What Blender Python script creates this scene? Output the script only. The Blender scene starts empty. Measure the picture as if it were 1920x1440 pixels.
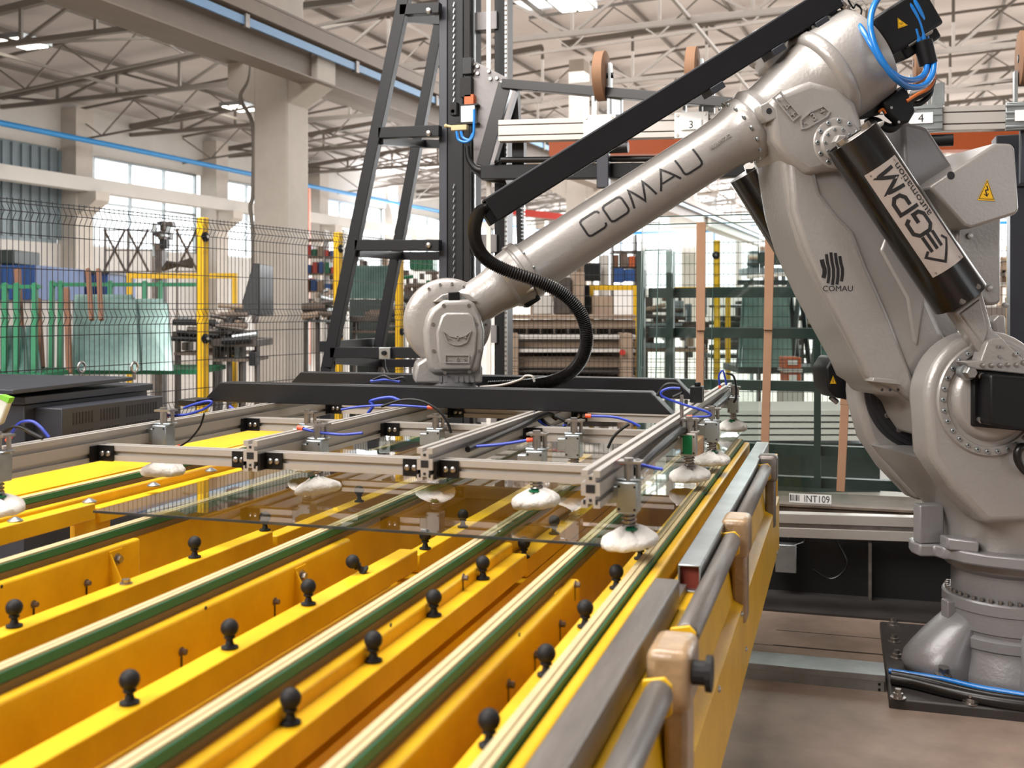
import bpy, bmesh, math, random
from mathutils import Vector, Matrix
random.seed(7)
C = bpy.context.scene.collection
V = Vector
# ------------------------------------------------------------------ camera, sky, exposure
TH = math.radians(17.07); FPX = 2013.0; CAMZ = 1.55
CAM = V((0, 0, CAMZ))
cd = bpy.data.cameras.new('camera'); cam = bpy.data.objects.new('camera', cd); C.objects.link(cam)
cam.location = CAM; cam.rotation_euler = (math.pi/2, 0, TH)
cd.sensor_width = 36; cd.lens = 36*FPX/1920; cd.shift_y = -140/1920
cd.clip_start = 0.05; cd.clip_end = 400
cd.dof.use_dof = True; cd.dof.focus_distance = 4.15; cd.dof.aperture_fstop = 4.2
bpy.context.scene.camera = cam
w = bpy.data.worlds.new('sky'); bpy.context.scene.world = w; w.use_nodes = True
bg = w.node_tree.nodes['Background']; bg.inputs[0].default_value = (.97, .985, 1.0, 1); bg.inputs[1].default_value = 2.2
sc = bpy.context.scene
sc.view_settings.view_transform = 'Standard'; sc.view_settings.look = 'None'
sc.view_settings.gamma = 1; sc.view_settings.use_curve_mapping = False; sc.view_settings.exposure = 0.22
sc.cycles.use_denoising = True
sc.cycles.max_bounces = 8; sc.cycles.diffuse_bounces = 3; sc.cycles.transparent_max_bounces = 16
sc.cycles.caustics_reflective = False; sc.cycles.caustics_refractive = False
sc.cycles.sample_clamp_indirect = 4

RIGHT = V((math.cos(TH), math.sin(TH), 0)); FWD = V((-math.sin(TH), math.cos(TH), 0)); UP = V((0, 0, 1))
def area(name, loc, direction, sx, sy, power, col=(1, 1, 1)):
    l = bpy.data.lights.new(name, 'AREA'); l.shape = 'RECTANGLE'; l.size = sx; l.size_y = sy; l.energy = power; l.color = col
    o = bpy.data.objects.new(name, l); C.objects.link(o); o.location = loc
    o.rotation_euler = V(direction).to_track_quat('-Z', 'Y').to_euler(); return o
PS = math.radians(21.4)
bx = RIGHT*math.cos(PS)-FWD*math.sin(PS); by = RIGHT*math.sin(PS)+FWD*math.cos(PS)
def BP(a, b_, hp): return bx*a+by*b_+V((0, 0, CAMZ+hp))
# daylight through roof windows and the glazed walls, plus one added frontal fill
area('skylight_near', BP(-3.5, 3.0, 5.6), V((.0, .12, -1)), 7, 3.5, 760, (1, .97, .93))
area('front_fill', BP(-5.5, -4.5, 5.4), V((.3, .75, -1)), 8, 3, 1150, (1, .96, .92))  # added soft frontal light for robot and table, no roof window there
area('skylight_hall', BP(-2, 24, 6.0), V((0, 0, -1)), 26, 14, 4100, (1, .98, .96))
area('skylight_hall', BP(-2, 44, 6.0), V((0, 0, -1)), 26, 14, 4100, (1, .98, .96))
area('window_wall_left', BP(-20.6, 38, 3.2), bx*1+V((0, 0, .25)), 2.4, 34, 6000, (.95, .98, 1))
area('window_wall_back', BP(2, 59.4, 4.2), -by+V((0, 0, .12)), 44, 4.5, 10000, (.96, .98, 1))

def ray(x, y):
    return FWD + RIGHT*((x-960)/FPX) + UP*((580-y)/FPX)
def atZ(x, y, d): return CAM + ray(x, y)*d
def onz(x, y, z):
    r = ray(x, y); return CAM + r*((z-CAMZ)/r.z)
def onp(x, y, p0, n):
    r = ray(x, y); return CAM + r*((V(p0)-CAM).dot(n)/r.dot(n))
def onY(x, y, Y): return onp(x, y, (0, Y, 0), V((0, 1, 0)))
def onX(x, y, X): return onp(x, y, (X, 0, 0), V((1, 0, 0)))

# ------------------------------------------------------------------ materials
def mat(name, col, rough=.5, metal=0, var=0.0, vscale=6, bump=0, bscale=40, coat=0, emit=None, trans=0, spec=.5, col2=None, stretch=None, alpha=1):
    m = bpy.data.materials.new(name); m.use_nodes = True
    nt = m.node_tree; b = nt.nodes['Principled BSDF']
    c = tuple(col)+(1,)
    b.inputs['Base Color'].default_value = c; b.inputs['Roughness'].default_value = rough
    b.inputs['Metallic'].default_value = metal; b.inputs['Coat Weight'].default_value = coat
    b.inputs['Specular IOR Level'].default_value = spec; b.inputs['Transmission Weight'].default_value = trans
    if coat: b.inputs['Coat Roughness'].default_value = .25
    if emit:
        b.inputs['Emission Color'].default_value = c; b.inputs['Emission Strength'].default_value = emit
    if var or bump:
        tc = nt.nodes.new('ShaderNodeTexCoord'); src = tc.outputs['Object']
        if stretch:
            mp = nt.nodes.new('ShaderNodeMapping'); mp.inputs['Scale'].default_value = stretch
            nt.links.new(src, mp.inputs[0]); src = mp.outputs[0]
    if var:
        n = nt.nodes.new('ShaderNodeTexNoise'); n.inputs['Scale'].default_value = vscale; n.inputs['Detail'].default_value = 5
        n.inputs['Roughness'].default_value = .65
        nt.links.new(src, n.inputs['Vector'])
        r = nt.nodes.new('ShaderNodeValToRGB'); r.color_ramp.elements[0].position = .3; r.color_ramp.elements[1].position = .72
        d = col2 if col2 else [k*(1-var) for k in col]
        r.color_ramp.elements[0].color = tuple(d)+(1,); r.color_ramp.elements[1].color = tuple(min(1, k*(1+var*.35)) for k in col)+(1,)
        nt.links.new(n.outputs['Fac'], r.inputs[0]); nt.links.new(r.outputs[0], b.inputs['Base Color'])
    if bump:
        n2 = nt.nodes.new('ShaderNodeTexNoise'); n2.inputs['Scale'].default_value = bscale; n2.inputs['Detail'].default_value = 3
        nt.links.new(src, n2.inputs['Vector'])
        bp = nt.nodes.new('ShaderNodeBump'); bp.inputs['Strength'].default_value = bump; bp.inputs['Distance'].default_value = .01
        nt.links.new(n2.outputs['Fac'], bp.inputs['Height']); nt.links.new(bp.outputs[0], b.inputs['Normal'])
    return m
def s(r, g, b):
    f = lambda k: (k/255/12.92 if k/255 <= .04045 else ((k/255+.055)/1.055)**2.4)
    return (f(r), f(g), f(b))
def glassmat(name, tint, refl=1.0, base=.04, rough=0.02):
    m = bpy.data.materials.new(name); m.use_nodes = True; nt = m.node_tree; nt.nodes.clear()
    out = nt.nodes.new('ShaderNodeOutputMaterial'); mix = nt.nodes.new('ShaderNodeMixShader')
    t = nt.nodes.new('ShaderNodeBsdfTransparent'); t.inputs[0].default_value = tuple(tint)+(1,)
    g = nt.nodes.new('ShaderNodeBsdfGlossy'); g.inputs['Roughness'].default_value = rough; g.inputs[0].default_value = (refl, refl, refl, 1)
    f = nt.nodes.new('ShaderNodeFresnel'); f.inputs[0].default_value = 1.52
    ge = nt.nodes.new('ShaderNodeNewGeometry'); inv = nt.nodes.new('ShaderNodeMath'); inv.operation = 'SUBTRACT'; inv.inputs[0].default_value = 1
    mu = nt.nodes.new('ShaderNodeMath'); mu.operation = 'MULTIPLY'
    nt.links.new(ge.outputs['Backfacing'], inv.inputs[1]); nt.links.new(f.outputs[0], mu.inputs[0]); nt.links.new(inv.outputs[0], mu.inputs[1])
    nt.links.new(mu.outputs[0], mix.inputs[0]); nt.links.new(t.outputs[0], mix.inputs[1]); nt.links.new(g.outputs[0], mix.inputs[2])
    nt.links.new(mix.outputs[0], out.inputs[0]); return m
M = dict(
 yellow=mat('yellow_paint', s(240, 190, 28), .38, 0, .22, 3.5, .05, 60, col2=s(216, 164, 18)),
 yellow_b=mat('yellow_post_paint', s(240, 190, 20), .5, 0, .15, 5),
 belt=mat('cream_belt', s(198, 180, 138), .75, 0, .12, 12, .2, 200, stretch=(8, .6, 8)),
 belt_green=mat('green_belt_edge', s(14, 104, 74), .5, 0, .1, 10),
 belt_base=mat('brown_belt_guide', s(112, 88, 58), .6, 0, .2, 8),
 rubber=mat('black_rubber', s(30, 29, 30), .6, 0, .2, 30, spec=.3),
 bolt=mat('zinc_bolt', s(170, 165, 160), .3, .9, .2, 30),
 galv=mat('galvanised_steel', s(172, 178, 180), .33, .8, .25, 9),
 steel=mat('raw_steel', s(136, 129, 124), .42, .6, .35, 5, .1, 40, stretch=(4, .5, 4)),
 redcap=mat('red_brown_primer', s(120, 45, 35), .6),
 alu=mat('anodised_aluminium', s(184, 178, 172), .4, .35, .06, 6),
 greyplate=mat('grey_steel_plate', s(134, 130, 130), .5, .3, .2, 5),
 alu_dark=mat('profile_core_shadow', s(30, 30, 32), .6, .2),
 black=mat('black_powder_coat', s(25, 25, 28), .45, 0, .15, 8, .05, 200, spec=.3),
 anthra=mat('anthracite_paint', s(46, 48, 56), .45, 0, .12, 6),
 plastic=mat('black_plastic', s(17, 17, 19), .4, spec=.35),
 gloss_black=mat('gloss_black_paint', s(13, 11, 12), .18, 0, .1, 8, coat=.4),
 hose_black=mat('black_hose', s(24, 21, 20), .32),
 blue=mat('blue_hose', s(20, 120, 205), .25, coat=.5),
 navy=mat('dark_blue_tube', s(38, 62, 170), .3),
 orange=mat('orange_cable', s(225, 120, 50), .4),
 orange_fit=mat('orange_push_fitting', s(235, 90, 50), .4),
 cotton=mat('white_cotton_cover', s(232, 228, 222), .9, 0, .08, 20, .6, 60),
 greentag=mat('green_sticker', s(0, 140, 85), .5),
 tape=mat('brown_wrapped_tape', s(172, 142, 108), .3, 0, .25, 30, .3, 40, coat=.3),
 robot=mat('robot_grey_paint', s(166, 161, 157), .34, .25, .05, 3, .12, 70, coat=.35),
 robot_shade=mat('robot_grey_paint_shaded', s(140, 138, 140), .36, .25, .07, 4, .12, 70, coat=.3),  # same robot paint, with the shade of the lower body put into the colour
 robot_in=mat('dark_joint_seal', s(40, 39, 42), .5),
 print=mat('black_print', s(32, 30, 32), .5),
 plate=mat('brushed_sign_plate', s(186, 174, 167), .4, .3, .08, 50, stretch=(1, 1, 1)),
 warn=mat('yellow_warning_sticker', s(245, 190, 10), .4),
 white=mat('white_label', s(232, 232, 230), .5),
 slab=mat('pale_concrete', s(196, 188, 178), .6, 0, .15, 1.2, .1, 8),
 floor=mat('worn_concrete_floor', s(160, 140, 126), .5, 0, .3, 1.6, .15, 8, col2=s(112, 97, 87)),
 dusty=mat('dusty_black_steel', s(66, 62, 60), .5, .2, .3, 7),
 concrete=mat('painted_concrete', s(206, 197, 187), .8, 0, .1, 2.5, .1, 6),
 wallw=mat('pale_wall', s(214, 210, 204), .8, 0, .08, .7),
 corru=mat('blue_grey_sheet', s(136, 150, 156), .55, .1, .1, 2),
 roof=mat('roof_sheet_underside', s(206, 197, 193), .8, 0, .1, .5),
 truss=mat('truss_steel', s(128, 120, 112), .6, .1, .1, 3),
 girder=mat('crane_girder_paint', s(134, 120, 108), .6, 0, .12, 2),
 busbar=mat('blue_power_rail', s(120, 160, 200), .5),
 bluepipe=mat('blue_pipe', s(30, 140, 210), .4),
 lamp=mat('lamp_diffuser', (1, .96, .86), .5, emit=6),
 wire=mat('black_fence_wire', s(26, 26, 28), .5),
 card=mat('cardboard', s(148, 112, 86), .85, 0, .08, 10),
 rust=mat('rusty_steel', s(118, 102, 90), .65, 0, .4, 9, .1, 30),
 dgreen=mat('dark_green_paint', s(44, 58, 54), .5, 0, .15, 4),
 green=mat('green_paint', s(20, 112, 74), .5, 0, .15, 4),
 bluep=mat('blue_container_paint', s(36, 82, 150), .5, 0, .15, 2),
 pit=mat('black_machine_cover', s(20, 19, 21), .55, 0, .1, 5),
 orangep=mat('orange_paint', s(196, 92, 40), .5, 0, .1, 3),
 redp=mat('red_paint', s(190, 60, 50), .5),
 beige=mat('beige_machine_paint', s(170, 148, 128), .6, 0, .2, 4),
 bmetal=mat('grimy_machine_metal', s(92, 84, 78), .45, .5, .4, 9),
 wood=mat('timber', s(122, 84, 62), .7, 0, .2, 6),
 paper=mat('green_and_white_bag', s(120, 190, 60), .5),
 foil=mat('clear_film', s(215, 220, 215), .3),
 glass=glassmat('clear_sheet_glass', (.93, .955, .935), 1.0),
 glass2=glassmat('stacked_rack_glass', (.935, .962, .952), .6),
 edge=mat('green_glass_edge', s(70, 92, 88), .12, 0, coat=.5),
 edge_dk=mat('dark_glass_edge', s(52, 58, 60), .12, 0, coat=.5),
 pane=glassmat('window_pane', (.97, .98, .98), .6),
 milk=mat('hazy_glass_stack', s(150, 180, 175), .14, .35, .3, 1.2, coat=.5, col2=s(78, 110, 106)),
)
# ------------------------------------------------------------------ mesh builder
class MB:
    def __init__(self): self.v = []; self.f = []; self.mi = []; self.cur = 0
    def face(self, idx): self.f.append(tuple(idx)); self.mi.append(self.cur)
    def add(self, pts): n = len(self.v); self.v += [V(p) for p in pts]; return n
    def prism(self, pts, vec):
        vec = V(vec); k = len(pts); a = self.add(pts); b = self.add([V(p)+vec for p in pts])
        self.face(range(a+k-1, a-1, -1)); self.face(range(b, b+k))
        for i in range(k):
            j = (i+1) % k; self.face((a+i, a+j, b+j, b+i))
        return self
    def box(self, x0, x1, y0, y1, z0, z1):
        return self.prism([(x0, y0, z0), (x1, y0, z0), (x1, y1, z0), (x0, y1, z0)], (0, 0, z1-z0))
    def obox(self, c, ax, ay, az):
        c, ax, ay, az = V(c), V(ax), V(ay), V(az)
        return self.prism([c-ax-ay-az, c+ax-ay-az, c+ax+ay-az, c-ax+ay-az], az*2)
    def beam(self, p0, p1, wd, ht, up=(0, 0, 1)):
        p0, p1, up = V(p0), V(p1), V(up); d = (p1-p0).normalized()
        if abs(d.dot(up)) > .98: up = V((0, 1, 0))
        sd = d.cross(up).normalized(); u = sd.cross(d).normalized()
        a, b = sd*wd/2, u*ht/2
        return self.prism([p0-a-b, p0+a-b, p0+a+b, p0-a+b], p1-p0)
    def ring(self, c, d, r, n, ref=None):
        d = V(d).normalized(); ref = V(ref) if ref else (V((0, 0, 1)) if abs(d.z) < .9 else V((1, 0, 0)))
        a = d.cross(ref).normalized(); b = d.cross(a)
        return [V(c)+(a*math.cos(t)+b*math.sin(t))*r for t in [2*math.pi*i/n for i in range(n)]]
    def loft(self, rings, caps=True):
        k = len(rings[0]); st = [self.add(r) for r in rings]
        for q in range(len(st)-1):
            a, b = st[q], st[q+1]
            for i in range(k):
                j = (i+1) % k; self.face((a+i, a+j, b+j, b+i))
        if caps:
            self.face(range(st[0]+k-1, st[0]-1, -1)); self.face(range(st[-1], st[-1]+k))
        return self
    def lathe(self, p, d, prof, n=24, caps=True, ref=None):
        p, d = V(p), V(d).normalized()
        return self.loft([self.ring(p+d*t, d, max(r, 1e-4), n, ref) for t, r in prof], caps)
    def cyl(self, p0, p1, r0, r1=None, n=14):
        r1 = r0 if r1 is None else r1; p0, p1 = V(p0), V(p1)
        return self.loft([self.ring(p0, p1-p0, r0, n), self.ring(p1, p1-p0, r1, n)])
    def sphere(self, c, r, n=16, m=10, sq=1.0):
        c = V(c); rr = []
        for i in range(m+1):
            t = math.pi*i/m; rr.append([c+V((r*math.sin(t)*math.cos(a), r*math.sin(t)*math.sin(a), -r*math.cos(t)*sq)) if 0 < i < m
                       else c+V((1e-4*math.cos(a), 1e-4*math.sin(a), (-1 if i == 0 else 1)*r*sq)) for a in [2*math.pi*k/n for k in range(n)]])
        return self.loft(rr)
    def tube(self, pts, r, n=8, sub=6, rf=None):
        pts = smooth_path(pts, sub); prev = None; rings = []
        for i, p in enumerate(pts):
            d = (pts[min(i+1, len(pts)-1)]-pts[max(i-1, 0)]).normalized()
            if prev is None:
                ref = V((0, 0, 1)) if abs(d.z) < .9 else V((1, 0, 0)); a = d.cross(ref).normalized()
            else:
                a = (prev-d*prev.dot(d)).normalized()
            prev = a; b = d.cross(a); q = rf(i) if rf else r
            rings.append([p+(a*math.cos(t)+b*math.sin(t))*q for t in [2*math.pi*k/n for k in range(n)]])
        return self.loft(rings)
    def hexbolt(self, p, d, r=.009, h=.008, washer=True):
        d = V(d).normalized(); p = V(p)
        if washer: self.lathe(p, d, [(0, r*1.5), (r*.3, r*1.5)], 14)
        self.loft([self.ring(p+d*r*.25, d, r, 6), self.ring(p+d*(r*.25+h), d, r, 6)]); return self
    def build(self, name, m, parent=None, bevel=0, smooth=0, seg=2, label=None, kind=None):
        me = bpy.data.meshes.new(name); off = origin(parent)
        me.from_pydata([v-off for v in self.v], [], self.f)
        ms = m if isinstance(m, (list, tuple)) else [m]
        for q in ms: me.materials.append(M[q] if isinstance(q, str) else q)
        if len(ms) > 1:
            for p, i in zip(me.polygons, self.mi): p.material_index = i
        bm = bmesh.new(); bm.from_mesh(me)
        bmesh.ops.recalc_face_normals(bm, faces=bm.faces); bm.to_mesh(me); bm.free()
        if smooth:
            me.shade_smooth(); me.set_sharp_from_angle(angle=math.radians(smooth))
        o = bpy.data.objects.new(name, me); C.objects.link(o)
        if parent: o.parent = parent
        if bevel:
            md = o.modifiers.new('bevel', 'BEVEL'); md.width = bevel; md.segments = seg; md.limit_method = 'ANGLE'; md.angle_limit = math.radians(35)
            md.harden_normals = False
            if not smooth:
                me.shade_smooth(); me.set_sharp_from_angle(angle=math.radians(50))
        if label: o['label'] = label
        if kind: o['kind'] = kind
        return o
def smooth_path(pts, sub):
    pts = [V(p) for p in pts]
    if len(pts) < 3 or sub <= 1: return pts
    out = []; P = [pts[0]*2-pts[1]]+pts+[pts[-1]*2-pts[-2]]
    for i in range(1, len(P)-2):
        for k in range(sub):
            t = k/sub; a, b, c, d = P[i-1], P[i], P[i+1], P[i+2]
            out.append(.5*((2*b)+(c-a)*t+(2*a-5*b+4*c-d)*t*t+(-a+3*b-3*c+d)*t**3))
    return out+[pts[-1]]
def origin(p):
    o = V((0, 0, 0))
    while p: o += V(p.location); p = p.parent
    return o
def thing(name, loc, label, cat, group=None):
    o = bpy.data.objects.new(name, None); C.objects.link(o); o.location = loc; o.empty_display_size = .1
    o['label'] = label; o['category'] = cat
    if group: o['group'] = group
    return o
def tag(o, label=None, cat=None, group=None, kind=None):
    if label: o['label'] = label
    if cat: o['category'] = cat
    if group: o['group'] = group
    if kind: o['kind'] = kind
    return o
def copy_tree(o, parent=None):
    c = o.copy(); C.objects.link(c)
    if parent: c.parent = parent
    for ch in list(o.children): copy_tree(ch, c)
    return c
def textmesh(txt, size, fn, align='CENTER'):
    """flat letters: returns MB with each glyph vertex placed by fn(u, v)"""
    cu = bpy.data.curves.new('t', 'FONT'); cu.body = txt; cu.size = size; cu.align_x = align; cu.resolution_u = 3
    o = bpy.data.objects.new('t', cu); me = o.to_mesh(); b = MB()
    b.v = [V(fn(v.co.x, v.co.y)) for v in me.vertices]; b.f = [tuple(p.vertices) for p in me.polygons]; b.mi = [0]*len(b.f)
    o.to_mesh_clear(); bpy.data.objects.remove(o); bpy.data.curves.remove(cu); return b
def stroke(b, pts, wd, fn, sub=1, closed=False):
    """flat ribbon along a 2D polyline, every vertex placed by fn(u, v)"""
    P = [V((p[0], p[1], 0)) for p in pts]
    if closed: P = P+[P[0]]
    Q = []
    for i in range(len(P)-1):
        for k in range(sub): Q.append(P[i].lerp(P[i+1], k/sub))
    Q.append(P[-1]); n = len(Q); L = []
    for i, p in enumerate(Q):
        if closed and i in (0, n-1): d0, d1 = Q[1]-Q[0], Q[-1]-Q[-2]
        else: d0, d1 = Q[min(i+1, n-1)]-Q[min(i, n-2)], Q[max(i, 1)]-Q[max(i-1, 0)]
        d0, d1 = d0.normalized(), d1.normalized(); d = (d0+d1)
        d = d.normalized() if d.length > 1e-6 else d0
        k = 1/max(.5, d.dot(d0)); nn = V((-d.y, d.x, 0))*(wd/2*k); L.append((p+nn, p-nn))
    a = b.add([fn(q.x, q.y) for pr in L for q in pr])
    for i in range(n-1): b.face((a+2*i, a+2*i+1, a+2*i+3, a+2*i+2))
# ------------------------------------------------------------------ floor
fl = MB().box(-48, 36, -18, 70, -.2, 0).build('floor', 'slab', kind='structure')
for y0, y1 in ((-6, -1.2), (-1.19, 2.2), (2.21, 5.05), (5.06, 6.0)):
    for x0, x1 in ((-6.5, -2.6), (-2.59, 3.2), (3.21, 6.5)):
        MB().box(x0, x1, y0, y1, 0, .01).build('floor_plate', 'floor', fl)
# ------------------------------------------------------------------ conveyor table
T = thing('conveyor_table', (-1.3, 2.6, 0), 'long yellow steel glass transfer table with cream and green belts in the foreground', 'conveyor table')
XR = [-.419, -.596, -.853, -1.28, -1.82, -2.38]
Y0, Y1 = .2, 4.85
pend = [4.85, 2.37, 2.69, 2.61, 2.45, 4.8]
for i, x in enumerate(XR):
    b = MB().box(x-.029, x, Y0, Y1, .957, .972).box(x-.027, x-.015, Y0, Y1, .972, .976).box(x-.012, x-.002, Y0, Y1, .972, .976)
    b.cyl((x-.014, Y1+.012, .94), (x-.014, Y1+.012, .94+.001), .001, n=4)
    bo = b.build('belt', 'belt', T)
    MB().box(x-.001, x+.003, Y0, Y1, .955, .972).build('belt_edge', 'belt_green', bo, label='green belt side')
    MB().box(x-.03, x-.001, Y0, Y1, .936, .957).box(x-.001, x+.004, Y0, Y1, .938, .9535).build('belt_guide', 'belt_base', T)
    ptop = .940 if i else .962
    z0 = .68 if i < 5 else .86
    MB().box(x+.005, x+.030, Y0, pend[i], z0, ptop).build('side_plate', 'yellow', T, bevel=.007, seg=3)
    if pend[i] < 4:
        MB().box(x-.026, x-.004, pend[i]-.02, Y1-.03, z0+.02, .936).build('side_plate', 'yellow', T, bevel=.004)
    MB().lathe((x-.031, Y1+.01, .925), (1, 0, 0), [(0, .04), (.004, .042), (.03, .042), (.034, .04)], 20).build('belt_pulley', 'rubber', T, smooth=40)
# ball bars
XB = [-.4916, -.811, -1.101, -1.589, -2.29]
be = [3.0, 2.69, 2.65, 2.75, 2.87]
for i, x in enumerate(XB):
    zt = .912 if i < 4 else .935
    MB().box(x-.026, x+.026, Y0, be[i], zt-.052, zt).build('ball_bar', 'yellow', T, bevel=.003)
    xx = x-.012 if i < 4 else x-.02
    MB().box(xx-.024, xx+.024, be[i]+.05, Y1-.05, zt-.075, zt-.025).build('ball_bar', 'yellow', T, bevel=.003)
    MB().box(x-.03, x-.012, be[i]-.05, be[i]+.12, zt-.11, zt-.03).build('bar_joint', 'yellow', T)
    if i < 4:
        MB().box(x-.012, x+.012, Y0, Y1-.1, .70, .835).build('bar_support', 'yellow', T)
# frame below
for y in (.9, 2.75, 4.6):
    MB().box(-2.85, -.36, y-.04, y+.04, .58, .68).build('cross_beam', 'yellow', T, bevel=.004)
for x in (-2.75, -.7):
    for y in (.9, 2.75, 4.35):
        b = MB().box(x-.04, x+.04, y-.04, y+.04, .02, .58).box(x-.08, x+.08, y-.08, y+.08, 0, .02)
        b.build('leg', 'yellow', T, bevel=.003)
# left cover plate
MB().box(-3.0, -2.475, 1.0, 4.85, .955, .968).box(-3.0, -2.985, 1.0, 4.85, .8, .96).build('cover_plate', 'yellow', T, bevel=.002)
MB().box(-2.462, -2.418, Y0, 4.8, .93, .966).build('cover_strip', 'yellow', T, bevel=.004)
# ball casters
pb = MB(); pb.lathe((0, 0, 0), (0, 0, 1), [(0, .016), (.004, .0165), (.007, .009), (.017, .006), (.02, .0105), (.023, .0105), (.026, .007)], 16)
pr = thing('ball_caster', (0, 0, 0), '', ''); del pr['label']; del pr['category']
bpy.data.objects.remove(pr)
stem = pb.build('ball_caster', 'rubber', None, smooth=40)
ball = MB().sphere((0, 0, .039), .0168, 20, 12).build('ball', 'rubber', stem, smooth=60)
balls = [(920, 1350), (1022, 1225), (1098, 1140), (1156, 1072), (1201, 1020), (548, 1310), (700, 1200), (815, 1120), (905, 1055), (973, 1000), (1028, 960),
         (248, 1275), (432, 1177), (578, 1100), (780, 985), (845, 948), (36, 1140), (362, 1017), (472, 968), (655, 905)]
bars_of = [0]*5+[1]*6+[2]*5+[3]*4
stem.parent = T; first = True
for (x, y), k in zip(balls, bars_of):
    p = onz(x, y, .951); p.x = XB[k]
    c = stem if first else copy_tree(stem, T); first = False
    rear = p.y > be[k]
    c.location = V((p.x, p.y, .887 if rear else .912))-T.location
# loose tilted caster lying against plate
c = copy_tree(stem, T); c.location = V((-1.106, onz(683, 1060, .93).y, .914))-T.location; c.rotation_euler = (.3, -.75, .2)
# black pads on the far left bar
for x, y in ((31, 978), (167, 942), (283, 911), (383, 883)):
    p = onz(x, y, .935)
    MB().lathe((XB[4], p.y, .935), (0, 0, 1), [(0, .022), (.004, .022), (.012, .008), (.014, .003)], 14).build('bumper_pad', 'galv', T, smooth=30)
# gussets, bolts, slots on the plates
def gusset(x, y0, z1):
    b = MB().prism([(x, y0, z1), (x+.075, y0, z1-.15), (x, y0, z1-.15)], (0, .004, 0))
    b.box(x, x+.003, y0-.002, y0+.05, z1-.13, z1)
    b.build('gusset', 'yellow', T)
    MB().hexbolt((x+.003, y0+.028, z1-.025), (1, 0, 0), .010, .01).build('bolt', 'bolt', T)
q = onX(205, 1030, XR[4]+.03); gusset(XR[4]+.03, q.y, .93)
q = onX(553, 1050, XR[3]+.03); gusset(XR[3]+.03, q.y, .93)
for x, y, k in ((162, 1093, 4), (63, 1133, 4), (515, 1128, 3), (340, 1222, 3), (868, 1083, 2), (1050, 1170, 1), (1003, 1228, 1), (953, 1283, 1), (1078, 1096, 1)):
    q = onX(x, y, XR[k]+.03)
    b = MB().hexbolt(q, (1, 0, 0), .0062, .01); b.build('bolt', 'rust', T)
    MB().box(q.x-.001, q.x+.0008, q.y-.003, q.y+.003, q.z-.035, q.z-.004).build('slot', 'alu_dark', T)
for x, y, k in ((386, 1140, 3), (3, 1100, 4), (733, 1172, 2), (974, 1190, 1)):
    q = onX(x, y, XR[k]+.03)
    MB().lathe(q-V((.001, 0, 0)), (1, 0, 0), [(0, .004), (.0016, .004)], 10).build('screw_hole', 'alu_dark', T)
for x, y, k in ((213, 1093, 3),):
    q = onz(x, y, .912); MB().hexbolt((XB[k], q.y, .912), (0, 0, 1), .010, .009).build('bolt', 'bolt', T)
# right hand steel tubes, rollers
def tubebox(x0, x1, y0, y1, z0, z1, t=.004):
    b = MB(); b.box(x0, x1, y0, y1, z1-t, z1).box(x0, x1, y0, y1, z0, z0+t).box(x0, x0+t, y0, y1, z0+t, z1-t).box(x1-t, x1, y0, y1, z0+t, z1-t)
    return b
MB().box(-.382, -.329, .2, 2.287, .915, .976).build('edge_tube', 'steel', T, bevel=.004, label='dark steel edge tube nearest the camera')
tubebox(-.354, -.303, 2.43, 4.78, .912, .974).build('edge_tube', 'galv', T, bevel=.002)
MB().box(-.351, -.306, 2.45, 2.47, .916, .970).build('tube_plug', 'redcap', T, label='red brown plug in tube end')
MB().box(-.372, -.334, 2.285, 2.43, .90, .93).build('tube_joint', 'steel', T)
MB().box(-.38, -.306, .25, 4.75, .62, .912).build('side_beam', 'yellow', T, bevel=.004)
def roller(y0, y1):
    p = V((-.278, 0, .938))
    b = MB().lathe(p+V((0, y0, 0)), (0, 1, 0), [(0, .0215), (.003, .0235), (y1-y0-.003, .0235), (y1-y0, .0215)], 24)
    r = b.build('roller', 'steel', T, smooth=40)
    MB().lathe(p+V((0, y0-.006, 0)), (0, 1, 0), [(0, .012), (.002, .0205), (.007, .0205)], 24).build('end_cap', 'plastic', r, smooth=40)
    for y in (y0-.018, y1+.008):
        bb = MB().prism([(-.306, y, .955), (-.27, y, .962), (-.258, y, .95), (-.258, y, .905), (-.306, y, .87)], (0, .008, 0))
        br = bb.build('roller_bracket', 'yellow', T, bevel=.002)
        MB().cyl((-.279, y-.003, .938), (-.279, y+.001, .938), .006, n=10).build('pin', 'bolt', br)
roller(.62, 1.70); roller(2.02, 2.88); roller(3.16, 4.19)
for y0, y1, m in ((1.77, 1.90, 'tape'), (2.93, 3.06, 'tape'), (4.26, 4.34, 'steel')):
    b = MB().box(-.312, -.238, y0, y1, .88, .985)
    b.build('padded_stop', m, T, bevel=.016, seg=3, label='post head wrapped in brown tape' if m == 'tape' else None)
    MB().box(-.285, -.245, y0+.02, y1-.02, .70, .89).build('stop_post', 'tape' if m == 'tape' else 'steel', T, bevel=.01)
MB().cyl((-.237, 1.80, .945), (-.21, 1.80, .945), .02).cyl((-.215, 1.80, .945), (-.205, 1.80, .945), .03).build('clamp_knob', 'rubber', T)
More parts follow.
